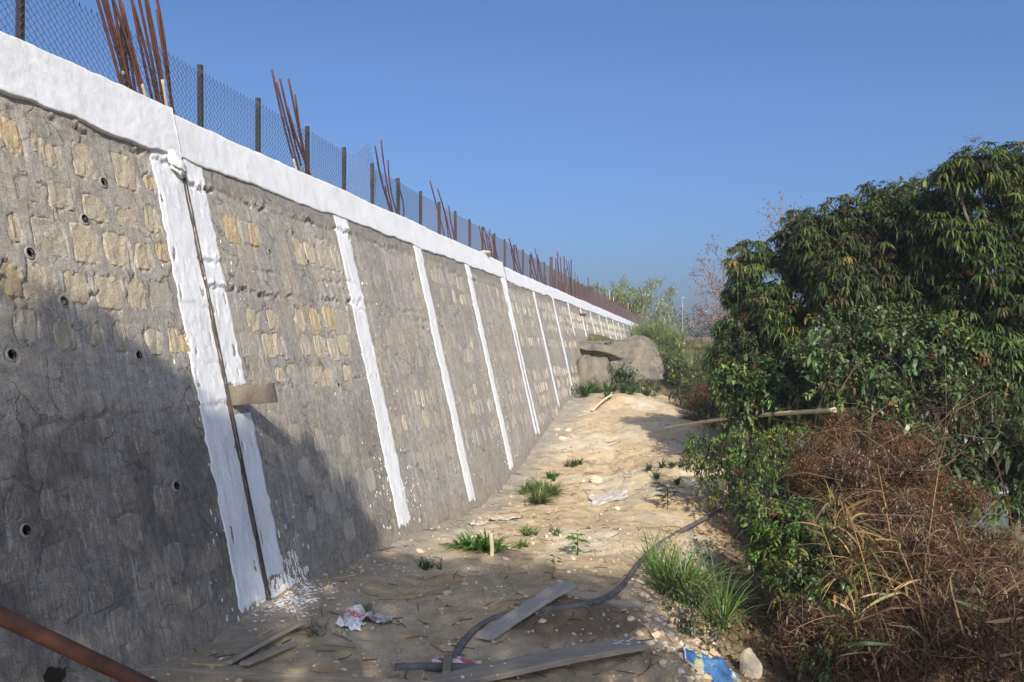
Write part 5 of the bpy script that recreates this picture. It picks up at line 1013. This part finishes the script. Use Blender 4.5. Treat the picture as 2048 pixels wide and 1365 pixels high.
# bamboo behind the far wall end
def bamboo(name, label, base, n, h, seed, cat='bamboo'):
    t = thing(name, tuple(base), label, cat); k = np.random.default_rng(seed); lf = []; base = np.asarray(base, float); cu = []
    for i in range(n):
        b = base + [k.normal() * .9, k.normal() * .7, 0]; az = k.uniform(0, 6.28); L = h * k.uniform(.6, 1.05); out = np.array([math.cos(az), math.sin(az) * .6, 0]); s = np.linspace(0, 1, 12)[:, None]; C_ = b + np.array([0, 0, L]) * s + out * L * .38 * s ** 2.4 - np.array([0, 0, L * .16]) * s ** 4; cu.append(C_)
        m = 330; f_ = k.uniform(.25, 1.0, m); P = np.stack([np.interp(f_, s[:, 0], C_[:, c]) for c in range(3)], -1) + k.normal(size=(m, 3)) * .28 * (1.1 - .6 * f_)[:, None]; D = k.normal(size=(m, 3)) + out * .9 - [0, 0, .1]; lf.append(leaves(P, D, k.uniform(.18, .38, m), .055, .3, tint=tints(m, [(.20, .235, .075), (.26, .27, .10), (.14, .175, .05)])))
    V, F, T = merge(lf); part('foliage', V, F, M['leaf'], t, tint=T)
    for C_ in cu: V, F = tubes(C_[None], np.linspace(.03, .008, 12)[None], 5); part('culm', V, F, M['bamboo'], t, smooth=True)
    return t
bamboo('bamboo_clump', 'feathery bamboo clump rising behind the far end of the fence', (*at(1270, 640, 62)[:2], 2.6), 20, 5.6, 3)
bamboo('bamboo_clump', 'smaller bamboo clump at the left of the taller one', (*at(1222, 640, 60)[:2], 3.6), 11, 3.9, 4)
b = bl(1168, 580, 52, 16); tree('far_tree', 'small dark round tree behind the far rusty bars', (b[0], b[1], 3.6), [b, bl(1178, 588, 52, 12), bl(1158, 586, 52, 12)], 18, 'tiny', .16, DEEP, seed=40)
# far trees
for i, (u, v, Y_, r, lab, cols, dn) in enumerate([(1330, 625, 95, 26, 'thin far tree left of the near light pole', [(.09, .10, .05), (.07, .08, .04)], 2.2), (1395, 640, 100, 30, 'hazy far tree between the two light poles', [(.10, .10, .06), (.08, .08, .05)], 2.0), (1440, 640, 95, 26, 'dark far tree behind the right light pole', [(.06, .08, .035)], 3.5), (1370, 635, 130, 22, 'pale far tree behind the near light pole', [(.12, .11, .08)], 1.6)]):
    p = at(u, 690, Y_); tree('far_tree', lab, (p[0], p[1], gz(p[0], p[1])), [bl(u, v, Y_, r * .7), bl(u - r * .7, v + 8, Y_, r * .5), bl(u + r * .7, v + 6, Y_ + 1, r * .5), bl(u + 6, v + r * .6, Y_, r * .6), bl(u - 10, v + r * .7, Y_, r * .5)], dn, 'tiny', .45, cols, trunk_r=.2, core=False, seed=50 + i)
tl = thing('tree_line', tuple(at(1600, 690, 150)), 'low far line of scrub on the horizon', 'scrub'); lf = []
for i in range(60): b = bl(1180 + i * 16 + rng.normal() * 6, 684 + rng.normal() * 4, 150 + rng.normal() * 6, 14 + abs(rng.normal()) * 7); m = 260; d = rdir(m); lf.append(leaves(b[:3] + d * b[3] * rnd(m, .3, 1)[:, None], rdir(m), .7, .4, .3, tint=tints(m, [(.08, .09, .05), (.06, .075, .04)])))
V, F, T = merge(lf); part('foliage', V, F, M['leaf'], tl, tint=T)
# bare trees with reddish seed pods
def bare(name, label, base, h, seed, spread=.5, levels=5, dirv=(0, 0, 1), pod=.05):
    k = np.random.default_rng(seed); segs = []; tips = []
    def grow(p, d, L, r, lv):
        e = p + d * L; mid = (p + e) / 2 + k.normal(size=3) * L * .07; segs.append((np.stack([p, mid, e]), (r, r * .85, r * .68)))
        if lv == 0: tips.append(e); return
        for i in range(3 if lv > 1 else 3 + int(k.integers(2))):
            nd = norm(d + k.normal(size=3) * spread * [1, .8, .7] + [0, 0, .08]); grow(e if i < 2 else mid, nd, L * k.uniform(.62, .86), r * .62, lv - 1)
    base = np.asarray(base, float); grow(base, norm(np.array(dirv, float)), h * .30, h * .016, levels); t = thing(name, tuple(base), label, 'tree')
    V, F = tubes(np.array([s[0] for s in segs]), np.array([s[1] for s in segs]).clip(.006), 4, False); part('branch', V, F, M['barebark'], t)
    tp = np.array(tips); tp = tp[k.random(len(tp)) < .75]; P = np.repeat(tp, 3, 0) + k.normal(size=(len(tp) * 3, 3)) * .05; V, F, T = leaves(P, k.normal(size=P.shape) - [0, 0, .5], pod * k.uniform(.7, 1.5, len(P)), pod * .5, .2, tint=tints(len(P), [(.22, .08, .045), (.30, .13, .07), (.16, .06, .04)])); o = part('seed_pods', V, F, M['drygrass'], t, tint=T); o['kind'] = 'stuff'; return t
M['barebark'] = simple('bare_bark', (.20, .14, .11), (.30, .22, .18), 10, .95)
p = at(1500, 690, 23); bare('bare_tree', 'bare tree with reddish seed pods left of the green thicket', (p[0], p[1], p[2]), 3.3, 8, .55, 5, (-.55, 0, 1), .06)
p = at(1660, 640, 17); bare('bare_tree', 'bare reddish twigs and pods sticking out above the thicket', (p[0], p[1], p[2]), 2.6, 12, .36, 5, (-.3, 0, 1), .05)
# light poles
for u, v0, v1, Y_, lab in [(1365, 597, 700, 88, 'tall slim grey light pole in the far field'), (1412, 624, 700, 125, 'shorter looking farther light pole to the right')]:
    a = at(u, v1, Y_); b = at(u, v0, Y_); a[2] = gz(a[0], a[1]) - .1; t = thing('light_pole', tuple(a), lab, 'pole'); V, F = tubes((a + (b - a) * np.linspace(0, 1, 6)[:, None])[None], np.linspace(.075, .055, 6)[None], 10); part('mast', V, F, M['polegrey'], t, smooth=True)
    V, F = box(b + [.05, 0, .06], (.16, 0, .02), (0, .09, 0), (0, 0, .07), .01); part('lamp_head', V, F, M['polegrey'], t)
# low white building far away
c = at(1339, 676, 105); bd = thing('shed', (c[0], c[1], gz(c[0], c[1])), 'low white shed with a rusty roof far behind the grass', 'shed')
V, F = box((c[0], c[1], 2.9), (1.7, 0, 0), (0, 1.5, 0), (0, 0, .85), .02); part('wall', V, F, M['concrete'], bd)
V, F = box((c[0] + 2.6, c[1] + 1, 3.55), (3.4, 0, 0), (0, 1.9, .25), (0, .02, .05), .01); part('roof', V, F, M['rooftile'], bd)
V, F = box((c[0] + 3.4, c[1] + .5, 2.8), (1.65, 0, 0), (0, 1.2, 0), (0, 0, .72), .02); part('side_wall', V, F, M['rooftile'], bd)
# tree beside the photographer: its shade falls over the foot of the wall and the near path
def toward(P, Y_): t = (P[1] - Y_) / -SUN[1]; return P + SUN * t
SHD = []
kk = np.random.default_rng(2)
for (s, h, r) in [(-4.9, 1.75, .42), (-4.2, 1.7, .45), (-3.75, 1.55, .42), (-3.45, 1.2, .42), (-2.5, .75, .42), (-2.15, .85, .45), (-1.75, .62, .42), (-1.5, .25, .36), (-5.4, 1.0, .8), (-4.4, .8, .7), (-3.4, .4, .5)]:
    SHD.append((*toward(W(s, h), -4.0 + kk.uniform(-.4, .4)), r, r, 2.6 if r < .5 else 1.0))
for (x, y, r) in [(-1.0, 7.2, .45), (-.6, 6.9, .5), (-.1, 7.35, .42), (.3, 7.0, .42), (.75, 6.5, .38), (.1, 6.3, .45), (-.6, 6.0, .5), (-1.3, 6.3, .4), (.5, 5.5, .42), (-.3, 5.2, .5), (-1.2, 5.3, .5), (.9, 5.0, .3), (.2, 4.6, .5), (-.8, 4.4, .6), (-1.8, 4.6, .6), (1.9, 4.7, .45), (2.6, 5.0, .5), (3.1, 5.4, .4), (2.3, 4.2, .5)]:
    SHD.append((*toward(np.array([x, y, 0.05]), -4.0 + kk.uniform(-.8, .8)), r, r, 1.7 if y > 6.4 else .9))
tree('shade_tree', 'tree at the photographer side that throws the leafy shade on the wall foot', (1.6, -4.2, 0), SHD, 32, 'spray', .10, GREEN, trunk_r=.16, seed=60, core=True, cut=.6)

# ------------------------------------------------------------------ hazy air
t = NT('hazy_air'); pv = t.new('ShaderNodeVolumePrincipled'); pv.inputs['Color'].default_value = (.86, .90, 1.0, 1); pv.inputs['Density'].default_value = HAZE; pv.inputs['Anisotropy'].default_value = 0.0
t.n.remove(t.p); t.l.new(pv.outputs[0], t.out.inputs['Volume'])
V, F = box((100, 420, 4), (520, 0, 0), (0, 520, 0), (0, 0, 9), .01)
o = solo('haze', V, F, t.m, (100, 420, 4), 'thin pale haze in the air over the whole place', kind='stuff')
